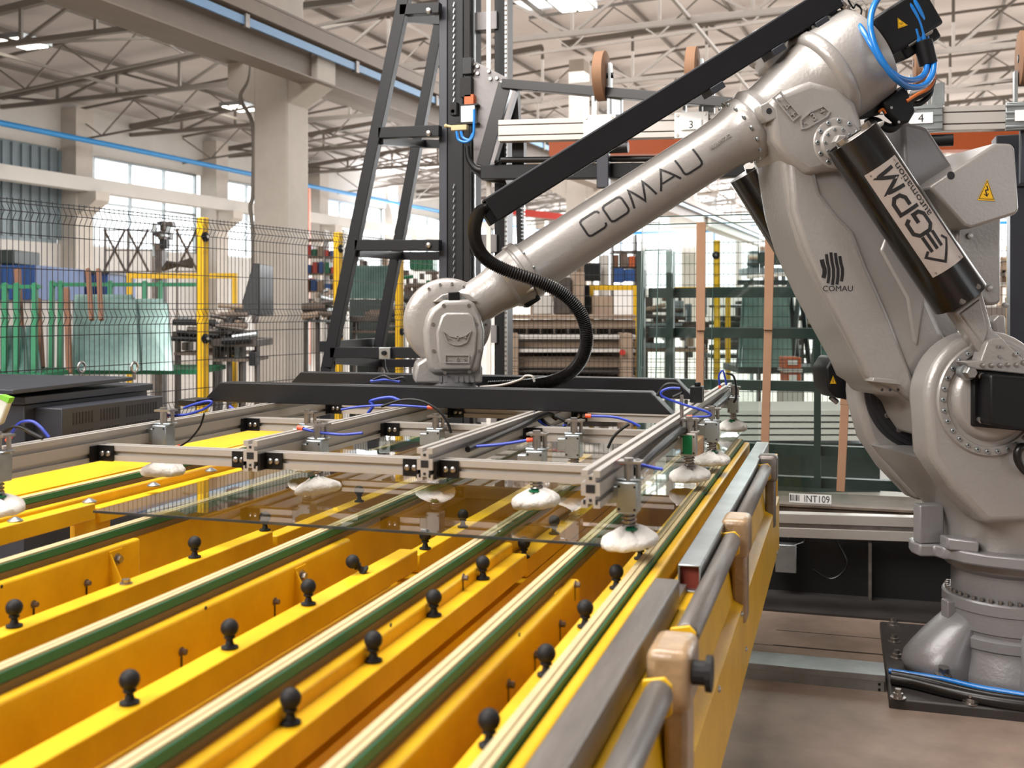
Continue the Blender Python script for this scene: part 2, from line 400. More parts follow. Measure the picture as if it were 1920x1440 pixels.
# folded side panel with jogged lip
b = MB()
segs = [(.2, 1.95, 0), (1.95, 3.0, .012), (3.0, 4.7, 0)]
for y0, y1, d in segs:
    sec = [(-.304, .915), (-.284+d*.3, .765), (-.254, .752), (-.254, .54), (-.257, .54), (-.257, .749), (-.288+d*.3, .762), (-.308, .915)]
    b.prism([(x, y0, z) for x, z in sec], (0, y1-y0, 0))
b.build('side_panel', 'yellow', T, label='glossy folded yellow side panel')
for y in (1.93, 2.98):
    MB().prism([(-.306, y, .90), (-.252, y, .757), (-.30, y, .757)], (0, .03, 0)).build('panel_gusset', 'yellow', T)
for x, y in ((1456, 1037), (1398, 1217), (1400, 1120), (1347, 1292), (1390, 1151), (1352, 1260)):
    q = onX(x, y, -.254)
    if .54 < q.z < .745: MB().lathe(q, (1, 0, 0), [(0, .008), (.004, .006), (.006, .001)], 12).build('rivet', 'bolt', T, smooth=50)
MB().box(-.30, -.262, 4.70, 4.74, .55, .93).build('end_plate', 'yellow', T)
# ------------------------------------------------------------------ glass sheet on the belts
G = MB().box(-2.014, -.4436, 2.547, 5.03, .9772, .9832).build('glass_sheet', 'glass')
tag(G, 'large clear glass sheet lying flat on the belts under the suction frame', 'glass')
MB().box(-2.0145, -.4431, 2.5425, 2.5468, .9770, .9834).build('front_edge', 'edge_dk', G)
MB().box(-.4434, -.4421, 2.547, 5.03, .9770, .9834).build('side_edge', 'edge', G)
# ------------------------------------------------------------------ suction gripper
S = thing('suction_gripper', (-1.28, 3.9, 1.198), 'aluminium profile suction frame with two black beams held over the glass', 'gripper')
BX = [-2.045, -1.51, -1.008, -.523]
BY0 = [2.245, 2.536, 2.53, 2.285]
def slot_section(w, h, ns, sl=.012, dp=.010):
    """rounded-corner free T-slot outline, u in [-w/2,w/2], v in [0,h]; ns slots on each tall side, one on top and bottom"""
    P = []
    def side(a, b, n):
        a, b = V((a[0], a[1], 0)), V((b[0], b[1], 0)); d = (b-a); L = d.length; d = d/L; nn = V((-d.y, d.x, 0))
        P.append(a)
        for k in range(n):
            m = L*(k+.5)/n
            P.extend([a+d*(m-sl/2), a+d*(m-sl/2)+nn*dp, a+d*(m+sl/2)+nn*dp, a+d*(m+sl/2)])
    side((-w/2, 0), (w/2, 0), 1); side((w/2, 0), (w/2, h), ns); side((w/2, h), (-w/2, h), 1); side((-w/2, h), (-w/2, 0), ns)
    return [(p.x, p.y) for p in P]
for k, x in enumerate(BX):
    sec = slot_section(.042, .082, 2)
    b = MB().prism([(x+u, BY0[k], 1.117+v) for u, v in sec], (0, 5.22-BY0[k], 0))
    o = b.build('frame_bar', 'alu', S)
    e = MB().box(x-.010, x+.010, BY0[k]-.0015, BY0[k]+.001, 1.150, 1.168)
    for zz in (1.128, 1.188):
        for q in range(4):
            a = math.pi/4+q*math.pi/2; c0 = V((x, BY0[k]-.0006, zz-.0005+.0)); 
        e.box(x-.0032, x+.0032, BY0[k]-.0015, BY0[k]+.001, zz-.0032+.006*(1 if zz < 1.15 else -1), zz+.0032+.006*(1 if zz < 1.15 else -1))
    e.box(x-.016, x-.011, BY0[k]-.0014, BY0[k]+.001, 1.125, 1.135).box(x+.011, x+.016, BY0[k]-.0014, BY0[k]+.001, 1.125, 1.135)
    e.build('core_shade', 'alu_dark', o)  # dark boxes on the end face paint in the shade of the hollow core
def crossbar(x0, x1, y):
    sec = slot_section(.042, .044, 1)
    b = MB().prism([(x0, y+.021+u, 1.121+v) for u, v in sec], (x1-x0, 0, 0)); b.build('cross_bar', 'alu', S)
for y in (2.575, 3.37, 4.02, 5.12):
    for k in range(3): crossbar(BX[k]+.0215, BX[k+1]-.0215, y)
for y in (2.575, 3.37, 4.02):
    for k, x in enumerate(BX):
        for sd in (-1, 1):
            if (k == 0 and sd < 0) or (k == 3 and sd > 0): continue
            xa = x+sd*.0218
            b = MB().box(min(xa, xa+sd*.054), max(xa, xa+sd*.054), y-.007, y-.0005, 1.120, 1.164)
            b.box(min(xa, xa+sd*.006), max(xa, xa+sd*.006), y-.036, y-.005, 1.120, 1.164)
            br = b.build('corner_bracket', 'plastic', S)
            for dx in (.021, .041):
                MB().lathe((xa+sd*dx, y-.007, 1.142), (0, -1, 0), [(0, .0078), (.004, .0075), (.006, .004)], 12).build('bolt', 'bolt', br, smooth=50)
def hbeam(x0, x1, y0, y1, z0, z1, c):
    t = .006
    b = MB().prism([(x0, y0, z0), (x1, y0, z0), (x1-c, y0, z1), (x0+c, y0, z1)], (0, y1-y0, 0))
    return b
hbeam(-2.335, -.54, 3.575, 3.655, 1.1985, 1.272, .075).build('support_beam', 'black', S, bevel=.003)
hbeam(-2.34, -.55, 4.22, 4.30, 1.1985, 1.275, .075).build('support_beam', 'black', S, bevel=.003)
MB().box(-1.66, -1.24, 3.66, 4.215, 1.205, 1.222).build('mounting_plate', 'black', S, bevel=.002)
for x in (-1.62, -1.0):
    MB().box(x-.05, x+.05, 3.66, 4.215, 1.2, 1.204).build('spacer_plate', 'black', S)
# suction units
def unit(x, y, zb, sd=1, grn=False, tip=0, hi=True):
    """suction unit: guide block clamped beside a bar, rod, spring and cotton covered cup"""
    z = zb; bz = z+.082
    b = MB().box(x-.024, x+.024, y-.026, y+.026, bz, bz+.072).box(x-.03, x+.03, y-.010, y+.030, bz+.072, bz+.078)
    b.box(x-sd*.05, x-sd*.02, y-.018, y+.018, bz+.02, bz+.06)
    u = b.build('suction_unit', 'galv' if not grn else 'alu', S, bevel=.003)
    for dx in (-.018, .018):
        for dz in (.01, .062): MB().cyl((x+dx, y-.0275, bz+dz), (x+dx, y-.025, bz+dz), .003, n=8).build('screw', 'alu_dark', u)
    MB().cyl((x, y, z+.035), (x, y, bz+.125), .011).build('rod', 'bolt', u, smooth=40)
    MB().cyl((x+.018, y+.02, bz+.07), (x+.018, y+.02, bz+.12), .006, n=8).build('guide_pin', 'bolt', u, smooth=40)
    MB().box(x-.026, x+.03, y-.012, y+.03, bz+.112, bz+.118).build('top_plate', 'bolt', u)
    P = [V((x+.0165*math.cos(a*.75), y+.0165*math.sin(a*.75), z+.046+a*.0011)) for a in range(34)]
    MB().tube(P, .0024, 5, 1).build('spring', 'bolt', u, smooth=60)
    rng = random.Random(int(x*1000+y*77)); ph = rng.random()*6; rings = []
    prof = [(0, .02), (.0, .056), (.005, .064), (.014, .067), (.024, .063), (.033, .050), (.040, .033), (.045, .018), (.047, .004)]
    n = 40
    for t, (h, r) in enumerate(prof):
        R = []
        for i in range(n):
            a = 2*math.pi*i/n; k = 1+.035*math.sin(15*a+ph)*(0.3+h*14)+.04*math.sin(3*a+ph*2)
            hh = h*(1+.15*math.sin(2*a+ph))+.002*math.sin(9*a+ph)
            R.append(V((x+r*k*math.cos(a), y+r*k*math.sin(a), z+max(hh, 0)+tip*r*math.cos(a)*.5)))
        rings.append(R)
    MB().loft(rings).build('suction_cup', 'cotton', u, smooth=70, label='white cotton covered suction cup')
    MB().lathe((x, y, z+.042), (0, 0, 1), [(0, .022), (.004, .022), (.006, .012), (.012, .012)], 16).build('cup_holder', 'green' if not grn else 'bolt', u, smooth=40)
    if grn: MB().box(x-.017, x+.013, y-.0275, y-.0262, bz+.006, bz+.066).build('sticker', 'greentag', u)
    return u
UN = [(-2.03, 2.20, 1.035, 1, 0, .0), (-1.985, 2.83, 1.043, 1, 0, 0), (-1.448, 2.80, 1.02, 1, 0, .25), (-.79, 2.80, 1.015, 1, 0, .2), (-.470, 2.45, 1.000, 1, 0, .2),
      (-.468, 3.46, 1.0, 1, 1, .1), (-1.28, 3.31, 1.0, 1, 0, 0), (-.811, 3.31, 1.0, 1, 0, 0), (-.47, 4.95, 1.0, 1, 0, 0), (-.44, 3.85, 1.0, 1, 0, 0.1), (-1.75, 3.31, 1.0, 1, 0, 0)]
for i, u in enumerate(UN):
    unit(u[0], u[1], u[2], u[3], u[4], u[5])
# pneumatic tubes with push fittings
def ptube(pts, m='navy', r=.0042, fit=True, name='air_tube'):
    o = MB().tube(pts, r, 7, 6).build(name, m, S, smooth=60)
    if fit:
        d = (V(pts[1])-V(pts[0])).normalized(); MB().cyl(V(pts[0])-d*.012, V(pts[0])+d*.006, .0068, n=10).build('fitting', 'orange_fit', o, smooth=40)
    return o
def near(x, y, z): return onz(x, y, z)
def path(px, Y): return [onY(a, b, Y) for a, b in px]
ptube(path([(312, 779), (345, 778), (380, 768), (397, 756), (390, 752), (365, 758), (345, 765)], 2.86))
ptube(path([(335, 838), (355, 825), (375, 800), (383, 775)], 2.9), 'plastic', .003)
ptube(path([(565, 803), (595, 810), (640, 815), (680, 812)], 2.8))
ptube(path([(18, 820), (35, 795), (58, 790), (75, 800), (92, 820)], 2.3))
ptube(path([(-5, 830), (10, 808), (35, 800), (60, 812), (80, 822)], 2.3), 'plastic', .005, False)
ptube(path([(992, 825), (940, 833), (880, 838), (855, 840)], 2.8))
ptube(path([(1165, 866), (1195, 870), (1225, 877), (1243, 880)], 2.5))
ptube(path([(805, 764), (740, 760), (680, 762), (640, 768)], 3.35))
ptube(path([(1105, 780), (1150, 782), (1180, 790), (1200, 800)], 3.3))
ptube(path([(1295, 782), (1330, 780), (1325, 772), (1280, 758), (1245, 745), (1240, 735), (1255, 728), (1275, 728)], 3.5))
ptube(path([(715, 762), (755, 750), (790, 752), (820, 768), (838, 790), (846, 812)], 3.3), 'plastic', .0045, False)
ptube(path([(1180, 795), (1165, 805), (1150, 820), (1140, 840)], 3.2), 'plastic', .0045, False)
ptube(path([(1350, 725), (1348, 705), (1355, 695), (1360, 710), (1362, 722)], 4.9))
ptube(path([(1362, 700), (1375, 705), (1380, 725), (1380, 745), (1376, 755)], 4.9), 'plastic', .005, False)
for j, px in enumerate([[(690, 775), (700, 760), (695, 752), (730, 745), (752, 752)], [(1010, 780), (1030, 798), (1055, 800), (1060, 790), (1040, 780)],
        [(1000, 775), (1015, 792), (1045, 805), (1062, 795)], [(1232, 742), (1248, 722), (1270, 722), (1280, 735), (1262, 745)], [(430, 762), (450, 775), (470, 788), (490, 795)],
        [(700, 712), (720, 705), (735, 712), (755, 708), (760, 715)], [(695, 715), (725, 712), (750, 716)]]):
    ptube(path(px, 3.5 if j not in (3, 5, 6) else (3.6 if j == 3 else 3.9)), 'plastic' if j % 2 else 'navy', .006, False, 'hose_bundle')
# hose running along bar sides
ptube([(-.49, 2.62, 1.15), (-.483, 2.9, 1.165), (-.484, 3.3, 1.17), (-.486, 3.5, 1.16)], 'plastic', .012, False, 'hose_conduit')
ptube([(-.97, 2.75, 1.17), (-.968, 3.2, 1.18), (-.968, 3.55, 1.19), (-.95, 3.62, 1.17)], 'plastic', .009, False, 'hose_conduit')
ptube([(-.486, 4.3, 1.16), (-.484, 4.6, 1.165), (-.486, 4.9, 1.17)], 'plastic', .012, False, 'hose_conduit')
v = MB().box(-.545, -.50, 4.05, 4.12, 1.2, 1.26).cyl((-.52, 4.08, 1.26), (-.52, 4.08, 1.275), .012).build('air_valve', 'plastic', S, bevel=.003)
MB().cyl((-.50, 3.52, 1.16), (-.50, 3.52, 1.27), .006).build('sensor_rod', 'bolt', S)
MB().box(-2.36, -2.28, 3.45, 3.56, 1.19, 1.215).build('junction_block', 'plastic', S, bevel=.004)
# white hoses lying between beams
MB().tube([onY(900+k, l, 3.9) for k, l in ((0, 725), (40, 722), (75, 712), (85, 705), (98, 706), (102, 716))], .005, 7).build('loop_hose', 'alu', S, smooth=60)
# ------------------------------------------------------------------ industrial robot
B0 = V((.675, 4.904, 0)); ES = V((-.9090, -.4167, 0)); ED = V((.4167, -.9090, 0))
def RP(x, y, d=0.0): return onp(x, y, B0+ED*d, ED)
def RS(s_, z, d=0.0): return B0+ES*s_+ED*d+V((0, 0, z))
R = thing('industrial_robot', (B0.x, B0.y, 0), 'big grey six axis industrial robot arm bolted to a black floor plate at the right', 'robot')
def rprism(pxs, d0, d1, name, m='robot', par=None, bevel=.01, seg=3, **k):
    """solid plate: outline read in the plane at offset d1 (towards the camera), extruded back to d0 square to the arm plane"""
    pts = [RP(x, y, d1) for x, y in pxs]
    return MB().prism(pts, ED*(d0-d1)).build(name, m, par or R, bevel=bevel, seg=seg, **k)
def rdisc(c, r, d0, d1, name, m='robot', par=None, n=40, rim=.012, **k):
    p = RP(c[0], c[1], d1)+ED*(d0-d1); t = d1-d0
    return MB().lathe(p, ED, [(0, r), (t-rim, r), (t-rim*.3, r-rim*.3), (t, r-rim)], n).build(name, m, par or R, smooth=50, **k)
def ringbolts(c3, axis, r, n, par, a0=0, a1=360, br=.0075, m='galv', up=None, sock=True):
    axis = V(axis).normalized(); ref = V((0, 0, 1)) if abs(axis.z) < .9 else V((1, 0, 0))
    a = axis.cross(ref).normalized(); b = a.cross(axis)
    for i in range(n):
        t = math.radians(a0+(a1-a0)*i/(n if a1-a0 == 360 else n-1)); p = c3+(a*math.cos(t)+b*math.sin(t))*r
        o = MB(); o.cur = 0; o.lathe(p, axis, [(0, br*1.15), (.006, br*1.15), (.007, br)], 10)
        o.cur = 1; o.lathe(p+axis*.0065, axis, [(0, br*.5), (.0008, br*.45)], 6)
        o.build('bolt', [m, 'alu_dark'], par, smooth=40)
# base plate with bolts
bp = MB().prism([(.175, 4.39, 0), (1.30, 4.39, 0), (1.30, 5.46, 0), (.175, 5.46, 0)], (0, 0, .05)).build('base_plate', 'dusty', R, bevel=.008)
for x, y in ((1675, 1168), (1677, 1199), (1682, 1229), (1684, 1303), (1820, 1314)):
    q = onz(x, y, .06)
    b = MB().lathe(V((q.x, q.y, .05)), (0, 0, 1), [(0, .030), (.004, .030), (.006, .019), (.018, .019), (.02, .012), (.034, .012)], 12)
    b.build('anchor_bolt', 'bolt', bp, smooth=35)
# foot casting: central hub and four lobes
b = MB().lathe(B0+V((0, 0, .05)), (0, 0, 1), [(0, .30), (.03, .30), (.09, .265), (.15, .262)], 48)
b.build('foot_hub', 'robot_shade', R, smooth=45)
AX = B0
for k in range(4):
    ang = k*math.pi/2
    dr = ES*math.cos(ang)+ED*math.sin(ang)*(-1)
    tn = V((-dr.y, dr.x, 0)); rings = []
    for h, dist, rr, rt in ((.05, .315, .135, .145), (.09, .328, .138, .148), (.125, .325, .132, .142), (.165, .305, .118, .13), (.205, .278, .105, .12), (.25, .245, .085, .105), (.30, .205, .06, .09)):
        c = AX+dr*dist+V((0, 0, h))
        rings.append([c+dr*rr*math.cos(t)+tn*rt*math.sin(t) for t in [2*math.pi*i/28 for i in range(28)]])
    f = MB().loft(rings).build('foot_lobe', 'robot_shade', R, smooth=70)
    MB().hexbolt(AX+dr*.36+FWD*-.135+V((0, 0, .085)), (FWD*-.3+V((0, 0, 1))), .021, .03).build('bolt', 'bolt', f)
    for sg in (-1, 1):
        MB().beam(AX+dr*.22+tn*sg*.10+V((0, 0, .11)), AX+dr*.10+tn*sg*.22+V((0, 0, .11)), .03, .12).build('foot_rib', 'robot_shade', R, bevel=.012)
# turret stack
b = MB().lathe(B0+V((0, 0, .175)), (0, 0, 1), [(0, .262), (.008, .272), (.045, .272), (.052, .262), (.056, .252), (.068, .252), (.074, .262), (.145, .262), (.15, .268), (.19, .268), (.197, .262), (.198, .225)], 64)
b.build('slewing_ring', 'robot_shade', R, smooth=35)
b = MB().lathe(B0+V((0, 0, .37)), (0, 0, 1), [(0, .232), (.10, .232), (.12, .26), (.15, .262), (.23, .262)], 64)
b.build('turret', 'robot_shade', R, smooth=35)
for i in range(44):
    t = 2*math.pi*i/44; q = B0+V((math.cos(t)*.248, math.sin(t)*.248, .373))
    if (q-B0).dot(V((0, -1, 0))) > -.08:
        MB().lathe(q, (0, 0, 1), [(0, .0085), (.013, .0085)], 8).build('cap_screw', 'steel', R, smooth=50)
# stop block pair on the fixed base
for z0, z1, wd in ((.20, .255, .065), (.255, .345, .035)):
    c = B0+ES*.275
    MB().obox(c+V((0, 0, (z0+z1)/2)), ES*.02, ED*wd/2*1.6, V((0, 0, (z1-z0)/2))).build('stop_block', 'robot_shade', R, bevel=.004)
# motor bracket ledge round the turret
b = MB(); zt = .535
out = [(.24, -.22), (.30, -.20), (.33, -.12), (.395, -.11), (.42, -.04), (.42, .03), (.36, .04), (.35, .09), (.33, .10), (.31, .17), (.25, .24), (.15, .32), (.0, .37), (-.15, .36), (-.3, .3), (-.3, -.2)]
b.prism([RS(a, zt, d) for a, d in out], (0, 0, .05)).build('turret_flange', 'robot_shade', R, bevel=.008)
MB().prism([RS(.415, .585, -.035), RS(.415, .585, .025), RS(.31, .585, .025), RS(.31, .585, -.035)], (0, 0, .16)).build('stop_post', 'robot_shade', R, bevel=.006)
MB().prism([RS(.345, .58, .05), RS(.35, .58, .12), RS(.26, .58, .20), RS(.24, .58, .10)], (0, 0, .05)).build('cable_block', 'robot_shade', R, bevel=.008)
# shoulder: lofted trunk that widens upwards into the two J2 cheeks
J2s, J2z = .284, 1.205
def sec(z, s0, s1, d0, d1, r):
    P = []
    for cx, cy, a0 in ((s1-r, d1-r, 0), (s0+r, d1-r, 90), (s0+r, d0+r, 180), (s1-r, d0+r, 270)):
        for k in range(5):
            t = math.radians(a0+k*22.5); P.append(RS(cx+r*math.cos(t), z, cy+r*math.sin(t)))
    return P
b = MB().loft([sec(.585, -.27, .27, -.27, .27, .24), sec(.66, -.29, .275, -.275, .275, .22), sec(.74, -.31, .315, -.30, .29, .16), sec(.84, -.33, .40, -.33, .305, .10), sec(.92, -.33, .475, -.335, .31, .07), sec(.965, -.33, .51, -.335, .31, .05)])
b.build('shoulder_trunk', 'robot', R, smooth=60)
def cheek(d0, d1, name, rr=.262):
    """J2 cheek: disc with a tapering foot running down into the trunk"""
    P = []
    for k in range(0, 25):
        t = math.radians(-10+k*200/24); P.append((J2s+rr*math.cos(t), J2z+rr*math.sin(t)))
    P += [(-.20, 1.02), (-.32, .90), (-.32, .72), (.30, .72), (.44, .86), (.53, .99)]
    pts = [RS(a, z, d1) for a, z in P]
    return MB().prism(pts, ED*(d0-d1)).build(name, 'robot', R, bevel=.03, seg=4)
cheek(.16, .315, 'shoulder_cheek'); cheek(-.335, -.20, 'shoulder_cheek', .298)
MB().lathe(RS(J2s, J2z, -.205), ED, [(0, .265), (.012, .265), (.016, .25), (.03, .25), (.034, .23), (.05, .23), (.055, .20), (.36, .20), (.365, .18)], 56).build('joint_seal', 'robot_in', R, smooth=40)
ca = RS(J2s, J2z, .315)
for a_ in range(0, 360, 22):
    q_ = RS(J2s, J2z, -.155)+(ES*math.cos(math.radians(a_))+UP*math.sin(math.radians(a_)))*.215
    MB().lathe(q_, ED, [(0, .011), (.01, .011), (.011, .007)], 10).build('seal_bolt', 'steel', R, smooth=40)
dn = MB().lathe(ca-ED*.002, ED, [(0, .222), (.008, .222), (.014, .217), (.014, .186), (.006, .182), (.006, .165), (.03, .155), (.04, .14), (.04, .02)], 72).build('shoulder_disc', 'robot', R, smooth=35)
ringbolts(ca+ED*.012, ED, .202, 30, dn, br=.0078)
# gearbox cover plate lugs and the big J2 motor
q0 = RP(1838, 752, .36)
MB().prism([RP(x, y, .46) for x, y in ((1858, 702), (1995, 714), (1995, 822), (1858, 798))], ED*-.13).build('shoulder_motor', 'plastic', R, bevel=.012, seg=3, label='black rectangular motor at the shoulder')
mt = MB().prism([RP(x, y, .375) for x, y in ((1826, 692), (1990, 705), (1990, 815), (1826, 800))], ED*-.03).build('motor_flange', 'plastic', R, bevel=.006)
for x, y in ((1838, 705), (1837, 787)):
    MB().lathe(RP(x, y, .375), ED, [(0, .013), (.012, .013), (.014, .009)], 14).build('bolt', 'bolt', mt, smooth=40)
pg_ = RP(1803, 697, .345)
MB().lathe(pg_, ED, [(0, .024), (.03, .024), (.032, .031), (.045, .031), (.047, .024)], 20).build('drain_plug', 'galv', R, smooth=35)
MB().lathe(pg_+ED*.04, ED, [(0, .024), (.03, .024), (.034, .020)], 6).build('plug_hex', 'bolt', R)
# triangular lug carrying the balancer foot
lug = rprism([(1808, 678), (1840, 676), (1852, 640), (1866, 633), (1880, 634), (1892, 648), (1935, 690), (1935, 704), (1822, 692)], .33, .40, 'balancer_lug', bevel=.006)
for x, y in ((1841, 685), (1857, 685), (1873, 685), (1888, 684), (1904, 684), (1917, 680), (1902, 665)):
    MB().lathe(RP(x, y, .40), ED, [(0, .0085), (.005, .0085), (.006, .006)], 12).build('bolt', 'bolt', lug, smooth=40)
for x, y in ((1870, 650), (1877, 650), (1873, 669)):
    MB().lathe(RP(x, y, .40), ED, [(0, .006), (.005, .006)], 10).build('screw', 'bolt', lug)
# far J2 motor with warning triangle
fm = MB(); 
pf = [(1563, 668), (1600, 672), (1600, 752), (1566, 745), (1552, 728), (1549, 690)]
fm.prism([RP(x, y, -.36) for x, y in pf], ED*-.16).build('far_motor', 'plastic', R, bevel=.012, seg=3, label='black motor with yellow triangle behind the shoulder')
fn = lambda u, v: RP(1562, 712, -.358)+(RP(1563, 712, -.358)-RP(1562, 712, -.358))*u*1.0-UP*v*0
def tri_sign(x, y, d, w_, h_, par, rot=0, skew=None):
    c0 = RP(x, y, d); ux = (RP(x+1, y, d)-c0); uy = (RP(x, y-1, d)-c0); cr, sr = math.cos(rot), math.sin(rot)
    g = lambda u, v: c0+ux*(u*cr-v*sr)+uy*(u*sr+v*cr)
    b = MB(); b.prism([g(-w_/2, -h_/2), g(w_/2, -h_/2), g(0, h_/2)], ED*.0012)
    o = b.build('warning_triangle', 'warn', par)
    b = MB(); g2 = lambda u, v: g(u, v)+ED*.0016
    stroke(b, [(-w_*.43, -h_*.43), (w_*.43, -h_*.43), (0, h_*.42)], w_*.035, g2, closed=True)
    stroke(b, [(-w_*.02, h_*.2), (w_*.07, 0), (-w_*.07, -h_*.02), (w_*.02, -h_*.3)], w_*.07, g2)
    stroke(b, [(-w_*.14, -h_*.2), (w_*.02, -h_*.3), (w_*.1, -h_*.16)], w_*.05, g2)
    b.build('symbol', 'print', o); return o
tri_sign(1562, 712, -.356, 12, 15, R)
MB().cyl(RP(1575, 748, -.37)-ED*.1, RP(1588, 758, -.37)-ED*.1, .012).build('motor_plug', 'bolt', R, smooth=40)
# ------------------------------------------------------------------ lower arm
la = [(1462, 275), (1470, 330), (1482, 400), (1503, 470), (1540, 550), (1580, 625), (1610, 680), (1624, 712), (1640, 722), (1654, 742), (1690, 746), (1712, 760), (1724, 790), (1750, 828), (1800, 800), (1822, 740), (1800, 668), (1773, 628), (1742, 560), (1705, 480), (1672, 400), (1640, 330), (1600, 240), (1540, 215), (1485, 235)]
arm = rprism(la, -.15, .145, 'lower_arm', bevel=.03, seg=4)
rib = [(1478, 290), (1487, 395), (1510, 468), (1546, 547), (1586, 622), (1616, 680), (1630, 712), (1690, 738), (1716, 758), (1722, 730), (1712, 700), (1668, 590), (1628, 500), (1602, 432), (1570, 400), (1540, 360), (1530, 320), (1535, 280)]
rprism(rib, .10, .163, 'arm_face', bevel=.022, seg=4)
rprism([(1650, 470), (1700, 560), (1712, 640), (1722, 652), (1735, 560), (1738, 552), (1700, 470), (1672, 415)], .10, .152, 'arm_pocket_rib', bevel=.012, seg=3)
rprism([(1638, 708), (1682, 712), (1690, 722), (1636, 716)], .10, .19, 'arm_lip', bevel=.003)
for x in (1654, 1669, 1684):
    MB().lathe(RP(x, 731, .1635), ED, [(0, .006), (.002, .005)], 10).build('screw_hole', 'robot_in', R)
# round emblem and word on the lower arm
c0 = RP(1561, 504, .1645); ux = RP(1562, 504, .1645)-c0; uy = RP(1561, 503, .1645)-c0
g = lambda u, v: c0+ux*u+uy*v
eb = MB()
for k in range(5):
    x0 = -21+k*8.4; 
    def half(x): 
        return 31*math.sqrt(max(0, 1-(x/23.0)**2))
    y1 = half(x0+2); y0_ = -half(x0+2)
    q = 5.6 if k else 8
    wv = [(x0+2-1, y1), (x0+2+1, y1*.45), (x0+2+4 if x0+6 < 22 else x0+3, 0), (x0+2+4 if x0+6 < 22 else x0+3, y0_*.5), (x0+4, y0_*.98)]
    stroke(eb, wv, q, g, sub=2)
eb.build('round_emblem', 'print', R)
textmesh('COMAU', 15, lambda u, v: RP(1571, 541, .1645)+ux*u*1.05+uy*(v-5)).build('lettering', 'print', R, label='small dark lettering COMAU on lower arm')
# ------------------------------------------------------------------ balancer cylinders with sign plate
def cylp(x0, y0, x1, y1, d0, d1, r):
    return RP(x0, y0, d0), RP(x1, y1, d1)
p0, p1 = RP(1597, 258, .33), RP(1800, 560, .36); ax = (p1-p0).normalized(); L = (p1-p0).length; rc = .106
cy = MB().lathe(p0, ax, [(.012, .0), (.012, rc-.006), (0, rc-.004), (0, rc), (L, rc), (L, rc-.006)], 56).build('balancer_cylinder', 'gloss_black', R, smooth=40, label='gloss black balancer cylinder with a metal sign plate')
pc = MB().prism([p0+ax*.01+q for q in [V((0, 0, 0))]] if 0 else [RP(1566, 283, .31), RP(1578, 268, .31), RP(1628, 236, .31), RP(1640, 232, .31), RP(1636, 243, .31), RP(1600, 262, .31), RP(1575, 282, .31)], ED*.09).build('balancer_head', 'robot', cy, bevel=.006)
for t in (-1, 1):
    sdv = ax.cross(ED).normalized()
    MB().cyl(p0-ax*.02+sdv*t*.055+ED*.03, p0+ax*.0+sdv*t*.055+ED*.03, .022, n=6).build('head_nut', 'bolt', cy)
for x, y in ((1830, 540), (1802, 567)):
    MB().lathe(RP(x, y, .36+.085), ED*.8+V((0, 0, .3)), [(0, .011), (.016, .011)], 10).build('bolt', 'bolt', cy, smooth=40)
# bent sign plate wrapping the cylinder front
fr = (CAM-(p0+p1)*.5); fr = (fr-ax*fr.dot(ax)).normalized(); sd = ax.cross(fr).normalized()
if sd.dot(RIGHT) < 0: sd = -sd
q1 = onp(1655, 308, p0+fr*rc, fr); q2 = onp(1782, 502, p0+fr*rc, fr)
t0 = (q1-p0).dot(ax); t1 = (q2-p0).dot(ax); Wp = .148
off = ((q1-p0).dot(sd)+(q2-p0).dot(sd))/2
def onplate(u, v, lift=.0):   # u along the axis downwards from t0, v across (to the right)
    a = (off+v)/(rc+.004)
    return p0+ax*(t0+u)+(fr*math.cos(a)+sd*math.sin(a))*(rc+.0035+lift)
H = t1-t0; n = 14; rings = []
b = MB()
idx = [[b.add([onplate(H*(i/1.0), -Wp/2+Wp*j/n), onplate(H*i, -Wp/2+Wp*j/n, -.003)]) for j in range(n+1)] for i in (0, 1)]
for j in range(n):
    a_, b_, c_, d_ = idx[0][j], idx[0][j+1], idx[1][j+1], idx[1][j]
    b.face((a_, b_, c_, d_)); b.face((d_+1, c_+1, b_+1, a_+1))
    b.face((a_, a_+1, b_+1, b_)); b.face((c_, c_+1, d_+1, d_))
b.face((idx[0][0], idx[1][0], idx[1][0]+1, idx[0][0]+1)); b.face((idx[0][n], idx[0][n]+1, idx[1][n]+1, idx[1][n]))
pl = b.build('sign_plate', 'plate', cy, smooth=40)
for u in (.012, H-.012):
    for v_ in (-.055, .055) if u < .1 else (-.055, .055):
        MB().lathe(onplate(u, v_), fr, [(0, .004), (.003, .003)], 8).build('screw', 'bolt', pl)
# letters read upwards along the cylinder; their foot points right
def lt(base_u, base_v, sx=1.0):
    return lambda u, v: onplate(base_u-u*sx, base_v-v, .001)
def dense(b, fn_):
    return b
b = MB()
GG = [(.92, .80), (.78, 1), (.22, 1), (0, .78), (0, .22), (.22, 0), (.78, 0), (1, .2), (1, .5), (.55, .5)]
PP = [(0, 0), (0, 1), (.72, 1), (1, .82), (1, .52), (.72, .34), (.25, .34)]
MM_ = [(0, 0), (.08, 1), (.5, .12), (.92, 1), (1, 0)]
for P, bu, wl_ in ((GG, .298, .080), (PP, .196, .066), (MM_, .108, .082)):
    stroke(b, [(k[0]*wl_, k[1]*.074) for k in P], .0145, lt(bu, .030), 4)
b.build('lettering', 'print', pl, label='bold black letters GPM')
tm = textmesh('automation', .050, lambda u, v: onplate(.140-u, .064-v, .001)); tm.build('lettering', 'print', pl, label='black word automation')
def puv(x, y):
    q = onp(x, y, p0+fr*rc, fr)-p0; return (q.dot(ax)-t0, q.dot(sd)-off)
b = MB(); fq = lambda u, v: onplate(u, v, .001)
stroke(b, [puv(*k) for k in ((1768, 441), (1780, 446), (1773, 490), (1736, 483), (1740, 471))], .010, fq, 3)
